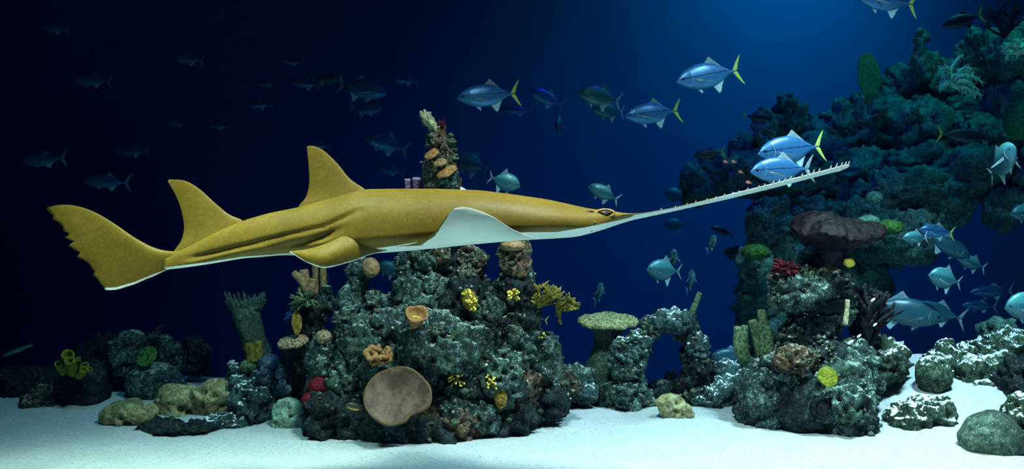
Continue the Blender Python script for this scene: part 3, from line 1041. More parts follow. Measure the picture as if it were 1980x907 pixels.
# ---- rocks on the dark left side
for (a, b, rx, rz, Y, st, m, nm, lab, bx) in [
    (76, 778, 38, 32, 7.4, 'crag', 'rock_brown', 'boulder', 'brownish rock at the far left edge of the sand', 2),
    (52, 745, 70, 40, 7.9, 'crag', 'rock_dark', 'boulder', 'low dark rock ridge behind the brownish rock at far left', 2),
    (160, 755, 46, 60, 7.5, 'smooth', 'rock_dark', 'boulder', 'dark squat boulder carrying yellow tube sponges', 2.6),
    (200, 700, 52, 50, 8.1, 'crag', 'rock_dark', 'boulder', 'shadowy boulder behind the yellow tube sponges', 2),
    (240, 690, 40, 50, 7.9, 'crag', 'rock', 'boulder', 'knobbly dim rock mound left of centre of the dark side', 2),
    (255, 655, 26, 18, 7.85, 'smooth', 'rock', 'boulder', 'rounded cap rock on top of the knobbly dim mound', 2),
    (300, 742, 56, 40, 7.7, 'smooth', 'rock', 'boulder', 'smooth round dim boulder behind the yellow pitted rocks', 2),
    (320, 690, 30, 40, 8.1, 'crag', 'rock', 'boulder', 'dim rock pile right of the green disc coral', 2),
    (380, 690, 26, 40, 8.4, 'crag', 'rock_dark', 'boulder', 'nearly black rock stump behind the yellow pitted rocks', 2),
    (249, 806, 50, 31, 6.95, 'tufa', 'rock_yellow', 'tufa_rock', 'holey olive-yellow rock lying on the sand at left', 2.2),
    (342, 780, 46, 42, 7.25, 'tufa', 'rock_yellow', 'tufa_rock', 'large smooth yellow rock with a hollow, left of its twin', 2.2),
    (412, 776, 38, 38, 7.25, 'tufa', 'rock_yellow', 'tufa_rock', 'yellow rock with a dark hole beside the larger hollowed one', 2.2),
    (440, 752, 26, 16, 7.4, 'pit', 'rock_brown', 'tufa_rock', 'small brown rock wedged behind the yellow rock with a hole', 2),
    (488, 780, 42, 46, 7.1, 'pit', 'rock_dusted', 'boulder', 'grey-green pitted boulder left of the pale holey block', 2.2),
    (470, 735, 38, 36, 7.4, 'crag', 'rock_dusted', 'boulder', 'bluish rubble mound below the fringed barrel sponge', 2),
    (555, 806, 31, 33, 6.95, 'tufa', 'rock_pale', 'tufa_rock', 'pale holey block of rock standing on sand left of the pillar', 2.8),
    (535, 750, 46, 40, 7.5, 'crag', 'rock_dusted', 'boulder', 'sand-dusted rubble behind the pale holey block', 2),
    (332, 829, 84, 11, 6.78, 'crag', 'rock_dark', 'slab', 'thin dark flat slab of rock lying in front of the yellow rocks', 2),
    (435, 816, 50, 10, 6.95, 'crag', 'rock_dusted', 'slab', 'thin sand-dusted slab below the yellow rock with a hole', 2),
]:
    rock(None, a, b, rx, rz, Y, st, m, name=nm, label=lab, cat='rock', sub=5, box=bx)

# ---- the far reef wall at the right
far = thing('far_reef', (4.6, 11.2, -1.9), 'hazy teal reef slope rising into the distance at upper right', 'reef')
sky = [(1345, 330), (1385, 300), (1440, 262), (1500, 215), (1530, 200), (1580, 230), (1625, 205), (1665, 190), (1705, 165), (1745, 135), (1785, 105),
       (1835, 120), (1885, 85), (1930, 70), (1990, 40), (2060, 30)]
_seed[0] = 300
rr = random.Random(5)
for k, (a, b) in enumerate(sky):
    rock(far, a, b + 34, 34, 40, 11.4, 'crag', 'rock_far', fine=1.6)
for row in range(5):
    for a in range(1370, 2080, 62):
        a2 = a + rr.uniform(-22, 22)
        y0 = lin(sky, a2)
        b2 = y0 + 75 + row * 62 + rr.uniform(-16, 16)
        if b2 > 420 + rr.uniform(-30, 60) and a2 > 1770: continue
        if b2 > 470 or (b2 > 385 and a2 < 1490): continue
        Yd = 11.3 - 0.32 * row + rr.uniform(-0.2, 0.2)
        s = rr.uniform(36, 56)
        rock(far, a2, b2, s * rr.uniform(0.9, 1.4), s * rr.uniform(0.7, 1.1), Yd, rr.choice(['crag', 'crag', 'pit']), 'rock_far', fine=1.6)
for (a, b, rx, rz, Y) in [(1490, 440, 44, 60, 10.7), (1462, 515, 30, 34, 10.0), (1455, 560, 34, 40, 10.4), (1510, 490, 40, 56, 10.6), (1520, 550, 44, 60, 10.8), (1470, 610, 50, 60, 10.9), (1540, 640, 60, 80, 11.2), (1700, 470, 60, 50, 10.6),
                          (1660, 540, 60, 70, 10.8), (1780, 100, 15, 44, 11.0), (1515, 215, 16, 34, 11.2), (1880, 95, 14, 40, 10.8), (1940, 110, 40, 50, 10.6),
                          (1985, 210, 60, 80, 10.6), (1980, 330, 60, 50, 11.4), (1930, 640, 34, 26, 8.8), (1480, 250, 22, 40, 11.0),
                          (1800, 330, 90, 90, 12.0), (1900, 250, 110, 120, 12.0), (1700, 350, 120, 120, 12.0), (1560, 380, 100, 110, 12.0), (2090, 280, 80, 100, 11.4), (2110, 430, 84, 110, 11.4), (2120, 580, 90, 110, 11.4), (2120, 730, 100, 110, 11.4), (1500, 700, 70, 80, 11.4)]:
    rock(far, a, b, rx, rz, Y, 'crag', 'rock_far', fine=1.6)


# ---- encrusting growth on the reef rocks: too small to pick apart singly
def encrust(parent, n, mat, seed, rmin, rmax, up=0.0, front=-1.1):
    rg = np.random.RandomState(seed)
    bv, bf = ico(1)
    pool, nor = [], []
    for o in [q for q in bpy.data.objects if q.parent is parent and q.name.split('.')[0] == 'rock']:
        me = o.data
        k = len(me.vertices)
        co = np.empty(k * 3, np.float32); me.vertices.foreach_get('co', co)
        no = np.empty(k * 3, np.float32); me.vertices.foreach_get('normal', no)
        sel = rg.choice(k, min(k, 700), replace=False)
        pool.append(co.reshape(-1, 3)[sel]); nor.append(no.reshape(-1, 3)[sel])
    pool = np.vstack(pool); nor = np.vstack(nor)
    ok = np.where((nor[:, 2] > up) & (nor[:, 1] < -front))[0]
    # growth comes in colonies
    col = vnoise(pool * 5 + seed, seed)
    ok = ok[col[ok] > 0.52]
    pick = rg.choice(ok, min(n, len(ok)), replace=False)
    V, Fc = [], []
    for k, i in enumerate(pick):
        r = rg.uniform(rmin, rmax)
        s = bv * np.array([r, r, r]) * (1 + 0.35 * rg.uniform(-1, 1, (len(bv), 1)))
        s = s * np.array([rg.uniform(0.7, 1.5), rg.uniform(0.7, 1.3), rg.uniform(0.6, 1.2)])
        V.append(s + pool[i] + nor[i] * r * 0.25)
        Fc.append(bf + k * len(bv))
    v = np.vstack(V) + ORIG[parent.name]
    o = build('encrusting_growth', v, np.vstack(Fc), MT[mat], parent)
    o['kind'] = 'stuff'
    return o


MT['crust_pale_highlight'] = simple_mat('pale_crust_highlight', (0.12, 0.14, 0.11), (0.40, 0.46, 0.38), 40, 0.6, 0.5)  # pale growth that also paints bright highlights along the ridges
MT['crust_brown'] = simple_mat('brown_crust', (0.04, 0.026, 0.016), (0.15, 0.095, 0.05), 40, 0.6, 0.5)
MT['crust_green'] = simple_mat('green_crust', (0.02, 0.032, 0.02), (0.10, 0.13, 0.085), 40, 0.6, 0.5)
for par, n, sd in ((reef, 900, 1), (out, 420, 2), (arch, 220, 3)):
    encrust(par, n, 'crust_pale_highlight', sd, 0.004, 0.013, up=0.1)
    encrust(par, n, 'crust_green', sd + 10, 0.008, 0.028, up=-0.2)
    encrust(par, n // 4, 'crust_brown', sd + 20, 0.006, 0.018, up=-0.3)
encrust(far, 700, 'rock_far', 31, 0.02, 0.06, up=0.0)

# ================================================================== corals and sponges
def tubes(name, label, cat, specs, mat, sides=12, tip=None, group=None, part='tube', lean=0.0):
    """specs: list of (list of pixel points, radius px base, radius px top, depth)"""
    p = specs[0][0][0]
    root = thing(name, P(p[0], p[1], specs[0][3]), label, cat, group)
    for pts, r0, r1, Y in specs:
        w = [P(a, b, Y - lean * M(r1, Y) * (k / (len(pts) - 1)) ** 2) for k, (a, b) in enumerate(pts)]
        v, f = tube(w, [M(r0, Y), M((r0 + r1) / 2, Y), M(r1, Y)], sides, hollow=M(r1 * 1.2, Y), n=14)
        v = v + (M(r1, Y) * 0.22 * fbm(v / M(r1, Y) * 0.8, 2, 4))[:, None] * np.array([1, 1, 0.1])
        t = build(part, v, f, MT[mat], root)
        if tip:
            e = w[-1]; d = w[-1] - w[-2]; d = d / np.linalg.norm(d)
            tv, tf = tube([e - d * M(r1 * 0.55, Y), e + d * M(r1 * 0.08, Y)], [M(r1 * 1.12, Y), M(r1 * 1.12, Y)], sides, hollow=M(r1, Y))
            build('rim', tv, tf, MT[tip], t)
    return root


def bush(name, label, cat, px, py, Y, r, n, mat, seed, up=0.6, thick=3.0, fork=2, lean=(0, 0, 0), aspect=(1, 1, 1), branch='branch', tip_ball=0.0, tipmat=None, squash=0.0):
    """a branching coral of n forked, knobby fingers growing from one base"""
    rg = random.Random(seed)
    base = P(px, py, Y)
    root = thing(name, base, label, cat)
    rad = M(r, Y)
    for k in range(n):
        th = rg.uniform(0, 2 * math.pi)
        el = rg.uniform(-0.1, 1) * up + (1 - up) * rg.uniform(-1, 1)
        d = np.array([math.cos(th) * aspect[0], math.sin(th) * aspect[1], el * 1.4 * aspect[2]]) + np.array(lean)
        d = d / np.linalg.norm(d)
        L = rad * rg.uniform(0.65, 1.05)
        bend = np.array([rg.uniform(-1, 1), rg.uniform(-1, 1), rg.uniform(0, 1)]) * L * 0.18
        tk = M(thick, Y) * rg.uniform(0.8, 1.2)
        p1 = base + d * L * 0.5 + bend
        p2 = base + d * L
        parts = [tube([base, p1, p2], [tk * 1.25, tk, tk * 0.6], 7, n=8)]
        for q in range(fork):
            s = rg.uniform(0.35, 0.8)
            b0 = base * (1 - s) + (base + d * L) * s + bend * (1 - abs(2 * s - 1))
            dd = d + np.array([rg.uniform(-1, 1), rg.uniform(-1, 1), rg.uniform(-0.4, 1)]) * 0.8
            dd /= np.linalg.norm(dd)
            l2 = L * rg.uniform(0.22, 0.42)
            parts.append(tube([b0, b0 + dd * l2 * 0.5, b0 + dd * l2], [tk * 0.85, tk * 0.75, tk * 0.5], 6, n=5))
        v, f = merge(parts)
        v = v + (tk * 0.5 * fbm(v / tk * 0.5, 2, 6))[:, None] * np.array([1, 1, 1])
        br = build(branch, v, f, MT[mat], root)
        if tip_ball > 0:
            tv, tf = blob(p2, [tk * tip_ball] * 3, k, 2, 'none')
            build('tip', tv, tf, MT[tipmat], br)
    return root


def ball(name, label, cat, px, py, rx, rz, Y, mat, style='ball', sub=4, ry=None, rot=None, seed=1, group=None):
    v, f = blob(P(px, py, Y), (M(rx, Y), M(ry or rx, Y), M(rz, Y)), seed, sub, style, rot=rot)
    return tag(build(name, v, f, MT[mat]), label, cat, group)


def plate(root, part, px, py, rx, depth, th, Y, mat, tilt=(0, 0, 0), wav=0.08, cup=0.0, seed=1, rings=14, seg=72, lobes=3):
    """a round plate with a wavy outline, domed or cupped, real thickness"""
    c = P(px, py, Y)
    rx, ry, th = M(rx, Y), M(depth, Y), M(th, Y)
    a = np.linspace(0, 2 * np.pi, seg, endpoint=False)
    pa = np.stack([np.cos(a) * 1.3, np.sin(a) * 1.3, np.full(seg, seed * 3.7)], 1)
    edge = 1 + wav * 2.2 * fbm(pa, 3, seed)
    wave = fbm(pa * lobes / 2, 2, seed + 5)
    ringv = []
    prof = [(s, 1) for s in np.linspace(0.02, 1, rings)] + [(1.015, 0.0)] + [(s, -1) for s in np.linspace(1, 0.02, rings)]
    for s, side in prof:
        z = side * th * 0.5 * (1 if abs(side) < 1 else (1 - 0.65 * s ** 3)) + cup * rx * s ** 2 + wave * wav * rx * 0.9 * s ** 2
        p = np.stack([np.cos(a) * rx * s * edge, np.sin(a) * ry * s * edge, np.zeros(seg) + z], 1)
        ringv.append(p)
    v, f = loft(np.array(ringv))
    v = v + np.array([0, 0, 1]) * (th * 0.28 * fbm(v / rx * 9 + seed, 3, seed + 2))[:, None]
    Rm = np.array(Euler(tilt).to_matrix())
    v = v @ Rm.T + c
    return build(part, v, f, MT[mat], root), c, Rm, (rx, ry)


# ---- on the tall central pillar
tubes('tube_sponge', 'cluster of four tan tube sponges rising from the outcrop left of the pillar', 'sponge',
      [([(594, 566), (585, 545), (568, 527)], 8, 7, 7.05), ([(592, 566), (590, 545), (587, 522)], 10, 9.5, 7.1), ([(598, 566), (603, 553), (606, 540)], 9, 8, 7.0),
       ([(612, 570), (612, 545), (611, 505)], 8, 8, 7.2), ([(626, 575), (625, 545), (624, 505)], 7, 6, 7.15)], 'tan')
bush('bushy_coral', 'dark green bushy coral below the tan tube sponges', 'coral', 590, 582, 7.0, 30, 34, 'green', 4, up=0.4, thick=3.2)
_r = tag(plate(None, 'leaf_coral', 573, 622, 10, 24, 6, 6.95, 'yellow_dark', tilt=(1.35, 0, 0.3), wav=0.12, cup=0.2, seed=4)[0], 'small yellow-edged leafy coral hanging on the sponge outcrop', 'coral')
_r = tag(plate(None, 'plate_coral', 567, 661, 29, 26, 13, 6.95, 'tan_plate', tilt=(0.30, -0.12, 0), wav=0.07, seed=6)[0], 'tan granular plate coral sticking out left from the outcrop', 'coral')
ball('brain_coral', 'tan knobbly coral head right of the tan plate coral', 'coral', 626, 652, 16, 14, 6.72, 'tan_plate', 'knob', seed=3)
ball('ball_sponge', 'round orange-tan ball sponge on the spur under the belly of the sawfish', 'sponge', 717, 517, 17, 20, 6.85, 'tan', 'ball', seed=5, rot=(0, -0.3, 0))
# ruffled coral
root = thing('ruffled_coral', P(732, 690, 6.42), 'ochre ruffled coral on the pillar above the big brown disc', 'coral')
for k, (a, b, r, s0) in enumerate([(722, 682, 13, 0.3), (738, 680, 14, 1.8), (731, 690, 15, 3.3), (746, 690, 10, 5.0)]):
    pts = []
    c = P(a, b, 6.42 + 0.02 * k)
    for q in np.linspace(0, 2 * math.pi * 0.85, 22):
        rad = M(r, 6.4) * (1 + 0.18 * math.sin(5 * q + s0))
        pts.append(c + np.array([rad * math.cos(q + s0), 0.5 * rad * math.sin(q + s0) - 0.02, 0.75 * rad * math.sin(q + s0)]))
    v, f = tube(pts, [0.017, 0.021, 0.017], 8, n=44)
    build('ruffle', v, f, MT['orange'], root)
# the great brown disc leaning against the foot
root = thing('disc_coral', P(768, 822, 6.3), 'large smooth brown disc coral leaning on the foot of the central pillar', 'coral')
out2 = [(735, 722), (760, 713), (786, 712), (806, 722), (822, 738), (831, 752), (832, 775), (825, 788), (806, 798), (792, 804), (784, 814), (765, 821), (745, 821), (722, 806), (708, 786), (705, 764), (712, 745), (722, 732)]
oc = np.array(out2, float)
ctr = oc.mean(0)
cl = crom(np.vstack([oc, oc[:1]]), 97)[:-1]
rg_ = []
for s, side in [(q, -1) for q in np.linspace(0.02, 1, 14)] + [(1.012, 0)] + [(q, 1) for q in np.linspace(1, 0.02, 14)]:
    ring = []
    for (a, b) in cl:
        a2, b2 = ctr[0] + (a - ctr[0]) * s, ctr[1] + (b - ctr[1]) * s
        dx, dy = (a2 - ctr[0]) / 64, (b2 - ctr[1]) / 55
        Yd = 6.22 + 0.16 * (1 - dy) * 0.5 + 0.05 * (dx * dx + dy * dy) * -1 + 0.014 * math.sin(5 * dx + 3 * dy) * s
        ring.append(P(a2, b2, Yd + side * 0.011))
    rg_.append(ring)
v, f = loft(np.array(rg_))
disc = build('disc', v, f, MT['brown_plate'], root)
rim = [P(a, b, 6.22 + 0.16 * (1 - (b - ctr[1]) / 55) * 0.5 - 0.05 * (((a - ctr[0]) / 64) ** 2 + ((b - ctr[1]) / 55) ** 2)
         + 0.014 * math.sin(5 * (a - ctr[0]) / 64 + 3 * (b - ctr[1]) / 55)) for a, b in cl[::2]]
v, f = tube(rim + [rim[0]], [0.0115, 0.0115], 8, n=len(rim) * 2)
build('rim', v, f, MT['brown_rim'], disc)
v, f = tube([P(785, 740, 6.60), P(780, 755, 6.38)], [0.10, 0.06], 12, n=4)
build('stalk', v, f, MT['rock_dark'], root)

# cup sponge
root = thing('cup_sponge', P(803, 632, 6.45), 'ochre cup sponge with an open mouth in the middle of the pillar', 'sponge')
v, f = tube([P(803, 634, 6.48), P(804, 622, 6.44), P(806, 606, 6.38)], [M(7, 6.4), M(15, 6.4), M(23, 6.4)], 30, hollow=0.05, n=12)
v = v + np.array([0, 0, 1]) * (0.02 * fbm(v * 14, 2, 4))[:, None]
build('cup', v, f, MT['orange'], root)
v, f = tube([P(797, 612, 6.36), P(812, 615, 6.35)], [0.008, 0.006], 8, n=6)
build('finger', v, f, MT['yellow'], root)

for k, (a, b, r, Y) in enumerate([(618, 747, 22, 6.62), (602, 774, 19, 6.58)]):
    ball('red_sponge', ['upper dark red round sponge on the left corner of the pillar foot', 'lower crimson ball sponge on the left corner of the pillar foot'][k], 'sponge', a, b, r, r * 0.85, Y, 'red', 'ball', seed=k + 3)

# yellow finger corals
for k, (a, b, r, Y, n, lab, m, tm, lean) in enumerate([
    (993, 570, 14, 6.56, 26, 'bright yellow-tipped button coral on the right column of the pillar', 'yellow_dark', 'yellow', (0, -0.6, 0.1)),
    (883, 735, 18, 6.48, 26, 'yellow-speckled coral tuft low on the front of the pillar', 'yellow_dark', 'yellow', (0, -0.6, 0.1)),
    (949, 740, 16, 6.46, 20, 'dull yellow coral tuft right of the yellow-speckled tuft', 'yellow_dark', 'yellow', (0, -0.5, 0.1)),
    (1043, 648, 13, 6.84, 16, 'small golden finger coral on the right flank of the pillar', 'yellow_dark', 'yellow', (0.5, -0.3, 0.1)),
]):
    bush('finger_coral', lab, 'coral', a, b, Y, r, n, m, 20 + k, up=0.2, thick=1.8, fork=0, lean=lean, tip_ball=1.25, tipmat=tm)
ball('crust_coral', 'mustard brown crust coral below the dull yellow tuft on the pillar', 'coral', 968, 768, 13, 22, 6.5, 'yellow_dark', 'knob', seed=9)
root = thing('golden_coral', P(905, 600, 6.62), 'golden lacy coral with pale knobs high on the front of the pillar', 'coral')
v, f = blob(P(908, 580, 6.62), (M(15, 6.6), M(9, 6.6), M(22, 6.6)), 8, 4, 'knob', rot=(0, -0.35, 0))
core = build('core', v, f, MT['yellow_dark'], root)
rg = random.Random(3)
for k in range(34):
    u, w = rg.uniform(-1, 1), rg.uniform(-1, 1)
    if u * u + w * w > 1: continue
    c = P(908 + u * 14 + w * 6, 580 + w * 21, 6.62 - M(9, 6.6) * math.sqrt(max(0, 1 - u * u - w * w)) - 0.004)
    v, f = blob(c, (M(rg.uniform(1.6, 3), 6.6), 0.008, M(rg.uniform(1.6, 4), 6.6)), k, 2, 'none')
    build('knob', v, f, MT['yellow'], core)
bush('anemone', 'dark purple-brown tuft of soft coral on the right side of the pillar', 'coral', 970, 632, 6.56, 30, 44, 'black_coral', 31, up=0.1, thick=2.0, fork=1, lean=(0, -0.7, 0))
bush('staghorn_coral', 'olive staghorn coral branching out to the right of the pillar', 'coral', 1040, 592, 6.80, 50, 30, 'olive', 41, up=0.75, thick=3.4, fork=3, lean=(0.75, -0.1, 0.35), aspect=(1, 0.8, 0.8))
bush('staghorn_coral', 'outer drooping spray of olive staghorn coral beyond the first', 'coral', 1078, 600, 6.80, 46, 20, 'olive', 43, up=0.6, thick=3.2, fork=3, lean=(1.0, 0, 0.12), aspect=(1, 0.7, 0.5))
bush('staghorn_coral', 'upright olive staghorn sprig rising against the dark water', 'coral', 1065, 582, 6.85, 34, 14, 'olive', 44, up=0.9, thick=3.0, fork=2, lean=(0.3, 0, 0.8), aspect=(1, 0.7, 1))
# crown of the pillar
bush('knobbly_coral', 'knobbly greenish branch coral leaning left at the very top of the pillar', 'coral', 846, 258, 6.98, 44, 12, 'pale_tube', 51, up=0.9, thick=5.0, fork=3, lean=(-1.1, 0, 1.25), aspect=(0.35, 0.3, 0.4))
bush('red_tip_coral', 'small dull red coral tip at the top of the pillar', 'coral', 853, 246, 6.95, 15, 8, 'red_branch', 52, up=0.9, thick=3.2, fork=1, lean=(0, 0, 1.0), aspect=(0.5, 0.4, 0.6))
for k, (a, b, rx, t, lab) in enumerate([(833, 297, 16, (0.55, -0.6, 0), 'upper orange shelf coral on the left of the pillar top'), (862, 330, 21, (0.5, -0.45, 0), 'lower orange shelf coral across the pillar top'),
                                        (850, 313, 13, (0.6, -0.25, 0), 'small brownish-orange shelf coral between the two larger ones')]):
    o = plate(None, 'shelf_coral', a, b, rx, rx * 0.9, 8, 6.80, 'orange' if k < 2 else 'tan', tilt=t, wav=0.10, cup=-0.15, seed=k + 7)[0]
    tag(o, lab, 'coral')
tubes('tube_coral', 'pair of short purple tube corals with pink rims above the back of the sawfish', 'coral',
      [([(790, 392), (789, 372), (788, 347)], 5, 5.5, 7.1), ([(806, 392), (806, 372), (806, 345)], 5, 8, 7.1)], 'purple', tip='purple_tip')
ball('dome_coral', 'pale domed coral just showing over the back of the sawfish', 'coral', 889, 374, 14, 12, 7.0, 'white_fleck', 'ball', seed=4)
ball('cap_coral', 'tan cap coral on top of the right column under the sawfish', 'coral', 992, 476, 24, 11, 6.72, 'tan', 'knob', seed=6)

# ---- arch and its pedestal
o = plate(None, 'plate_coral', 1177, 618, 58, 44, 17, 7.9, 'olive_plate', tilt=(0.22, 0.0, 0), wav=0.06, cup=-0.06, seed=12)[0]
tag(o, 'flat olive plate coral lying on the stone pedestal', 'coral')
tubes('rod_sponge', 'single thin dark rod sponge slanting up from the top of the arch', 'sponge', [([(1334, 618), (1343, 592), (1353, 566)], 7, 5, 7.8)], 'green')

# ---- left of the bowl coral outcrop
tubes('finger_sponge', 'dark green finger sponges standing left of the bowl coral outcrop', 'sponge',
      [([(1440, 700), (1428, 672), (1427, 632)], 11, 8, 7.3), ([(1445, 700), (1438, 672), (1440, 630)], 11, 7, 7.3),
       ([(1475, 690), (1466, 655), (1455, 620)], 14, 9, 7.3), ([(1482, 690), (1478, 650), (1472, 600)], 14, 8, 7.25), ([(1490, 690), (1487, 660), (1482, 630)], 12, 8, 7.2)], 'green')

# bowl coral
root = thing('bowl_coral', P(1608, 530, 6.9), 'broad dark brown bowl coral on a stalk at the top of the right outcrop', 'coral')
a = np.linspace(0, 2 * np.pi, 96, endpoint=False)
pa = np.stack([np.cos(a) * 1.2, np.sin(a) * 1.2, np.full(96, 3.3)], 1)
wv = fbm(pa * 1.5, 3, 4)
rg_ = []
cxy = P(1612, 445, 6.9)
RX, RY = M(78, 6.9), M(66, 6.9)
for s, side in [(q, 1) for q in np.linspace(0.02, 1, 16)] + [(1.01, 0)] + [(q, -1) for q in np.linspace(1, 0.1, 14)]:
    stretch = 1 + 0.30 * np.clip(np.cos(a), 0, 1) ** 4 * s ** 2
    x = np.cos(a) * RX * s * (1 + 0.12 * wv) * stretch
    y = np.sin(a) * RY * s * (1 + 0.12 * wv)
    dome = (0.10 - 0.03 * np.cos(a)) * (1 - s ** 2.4) if side > 0 else -0.18 * (1 - s ** 1.6)
    z = dome + side * 0.012 + 0.05 * wv * s ** 2 + 0.028 * np.sin(3 * a + 0.6) * s ** 2 + 0.05 * (-np.sin(a)) * s * -1
    rg_.append(np.stack([cxy[0] + x, cxy[1] + y, cxy[2] + z + 0 * x], 1))
v, f = loft(np.array(rg_))
v = v + np.array([0, 0, 1]) * (0.06 * (ridged(v * 15, 3, 5) - 0.6))[:, None]
build('bowl', v, f, MT['dark_bowl'], root)
v, f = tube([P(1612, 478, 6.9), P(1610, 500, 6.9), P(1606, 530, 6.95)], [M(32, 6.9), M(21, 6.9), M(30, 6.9)], 18, n=14)
build('stalk', v, f, MT['black_coral'], root)

bush('red_coral', 'dark red bushy coral on the left shoulder of the bowl coral outcrop', 'coral', 1520, 524, 6.85, 30, 30, 'red_branch', 61, up=0.5, thick=4.2, fork=2, aspect=(1, 0.8, 0.7))
# fan of ridges
root = thing('ridged_coral', P(1570, 545, 7.05), 'pale green ridged coral head tucked under the bowl coral', 'coral')
v, f = blob(P(1568, 510, 7.15), (M(32, 7.1), M(20, 7.1), M(34, 7.1)), 3, 4, 'smooth')
build('head', v, f, MT['teal_fan'], root)
for k in range(7):
    yy = 488 + k * 8
    w = math.sqrt(max(0.05, 1 - ((yy - 512) / 36) ** 2)) * 30
    pts = [P(1568 + u * w, yy + 3 * math.sin(3 * u + k), 7.15 - M(21, 7.1) * math.sqrt(max(0, 1 - 0.8 * u * u - ((yy - 512) / 40) ** 2))) for u in np.linspace(-1, 1, 9)]
    v, f = tube(pts, [0.006, 0.013, 0.006], 7, n=18)
    build('ridge', v, f, MT['teal_fan'], root)
ball('yellow_sponge', 'small yellow-edged sponge right of the bowl coral stalk', 'sponge', 1642, 507, 11, 10, 6.8, 'yellow', 'smooth', seed=3)
tubes('tube_sponge', 'thin upright yellow tube sponge on the right side of the outcrop', 'sponge', [([(1634, 628), (1637, 605), (1639, 580)], 5, 4.5, 6.62)], 'pale_tube')
o = plate(None, 'disc_sponge', 1600, 729, 20, 20, 7, 6.52, 'lime', tilt=(1.25, 0.0, 0.15), wav=0.05, cup=0.08, seed=3)[0]
tag(o, 'round lime-yellow disc sponge on the front of the right outcrop', 'sponge')
root = bush('black_coral', 'black branching coral bush right of the bowl coral outcrop', 'coral', 1672, 680, 7.1, 125, 26, 'black_coral', 71, up=0.9, thick=5.0, fork=5, lean=(0.12, 0, 1.1), aspect=(0.55, 0.5, 0.8))
for (a, b, s) in [(1688, 580, 9), (1692, 628, 8), (1661, 650, 9), (1645, 662, 12)]:
    v, f = blob(P(a, b, 6.85), (M(s * 0.28, 6.9), 0.006, M(s * 0.62, 6.9)), s, 2, 'smooth', rot=(0, 0.9, 0))
    build('pale_fleck', v, f, MT['white_fleck'], root)
ball('dome_coral', 'bright green dome coral behind the right tip of the bowl coral', 'coral', 1720, 440, 26, 15, 8.6, 'green_bright', 'knob', seed=7)
v, f = blob(P(1680, 428, 8.7), (M(22, 8.7), M(20, 8.7), M(12, 8.7)), 5, 4, 'smooth')
tag(build('cap_coral', v, f, MT['teal_fan']), 'pale teal cap coral behind the bowl coral, left of the green dome', 'coral')
ball('dome_coral', 'dim green dome coral on the far slope left of the bowl coral', 'coral', 1460, 487, 27, 15, 9.6, 'green_bright', 'knob', seed=8)

# ---- far reef growths
root = thing('sea_fan', P(1680, 190, 10.6), 'rounded dark green sea fan standing on the far reef slope', 'coral')
v, f = tube([P(1680, 200, 10.6), P(1680, 170, 10.6)], [0.05, 0.03], 8)
build('stem', v, f, MT['sea_fan'], root)
_p = plate(root, 'blade', 1680, 147, 25, 45, 6, 10.6, 'sea_fan', tilt=(1.5, 0, 0.25), wav=0.03, seed=14)
rg = random.Random(8)
root = thing('feather_coral', P(1845, 185, 9.6), 'bright pale green feathery coral on the far reef slope', 'coral')
for k in range(26):
    an = math.radians(rg.uniform(-75, 35)) if k > 7 else math.radians(rg.uniform(130, 200))
    L = rg.uniform(28, 58) if k > 7 else rg.uniform(16, 34)
    p0 = P(1843 + rg.uniform(-8, 8), 150 + rg.uniform(-14, 20), 9.6)
    p1 = p0 + np.array([math.cos(an) * M(L, 9.6), rg.uniform(-0.1, 0.1), -math.sin(an) * M(L, 9.6) * 0.8])
    mid = (p0 + p1) / 2 + np.array([0, 0, M(rg.uniform(2, 8), 9.6)])
    parts = [tube([p0, mid, p1], [0.022, 0.016, 0.004], 6, n=8)]
    for q in range(7):
        t = 0.25 + 0.1 * q
        b0 = p0 * (1 - t) + p1 * t + np.array([0, 0, M(4, 9.6) * (1 - abs(2 * t - 1))])
        sd = 1 if q % 2 else -1
        parts.append(tube([b0, b0 + np.array([0.03 * math.cos(an), rg.uniform(-.02, .02), 0.05 * sd - 0.02 * math.sin(an)])], [0.009, 0.003], 5))
    v, f = merge(parts)
    build('plume', v, f, MT['feather'], root)
bush('black_coral', 'thin bare black coral branches at the top right corner', 'coral', 1943, 72, 9.8, 66, 16, 'black_coral', 81, up=0.9, thick=2.4, fork=4, lean=(0, 0, 0.8), aspect=(1.1, 0.5, 0.8))
bush('leafy_coral', 'pale green leafy coral below the bare branches at the right edge', 'coral', 1962, 100, 9.7, 30, 26, 'feather', 82, up=0.5, thick=4.0, fork=2, aspect=(1, 0.6, 0.8))
ball('mound_coral', 'dull green coral mound at the right edge of the far reef', 'coral', 1976, 232, 34, 40, 9.8, 'sea_fan', 'knob', seed=11)
ball('star_coral', 'small bright teal coral lump on the middle of the far slope', 'coral', 1690, 383, 16, 13, 9.5, 'teal_fan', 'knob', seed=12)

# ---- dark left side
tubes('tube_sponge', 'cluster of yellow-green tube sponges on the dark squat boulder', 'sponge',
      [([(138, 720), (134, 705), (131, 685)], 11, 11, 7.3), ([(142, 722), (140, 712), (134, 697)], 10, 9, 7.2), ([(125, 722), (118, 712), (112, 703)], 8, 7, 7.25),
       ([(150, 724), (158, 714), (164, 708)], 9, 8, 7.25), ([(152, 728), (158, 722), (161, 715)], 8, 7, 7.18), ([(160, 722), (168, 718), (174, 714)], 6, 5, 7.25), ([(146, 712), (150, 702), (151, 694)], 6, 5, 7.3)], 'lime', lean=4.0)
o = plate(None, 'disc_coral', 284, 690, 22, 22, 6, 7.6, 'green_bright', tilt=(0.9, -0.5, 0), wav=0.05, cup=0.05, seed=15)[0]
tag(o, 'dim green disc coral leaning on the dark rocks at left', 'coral')
o = plate(None, 'plate_coral', 34, 678, 26, 24, 6, 8.0, 'teal_fan', tilt=(0.15, -0.3, 0), wav=0.06, seed=16)[0]
tag(o, 'dim plate coral tilted in the dark at the far left', 'coral')
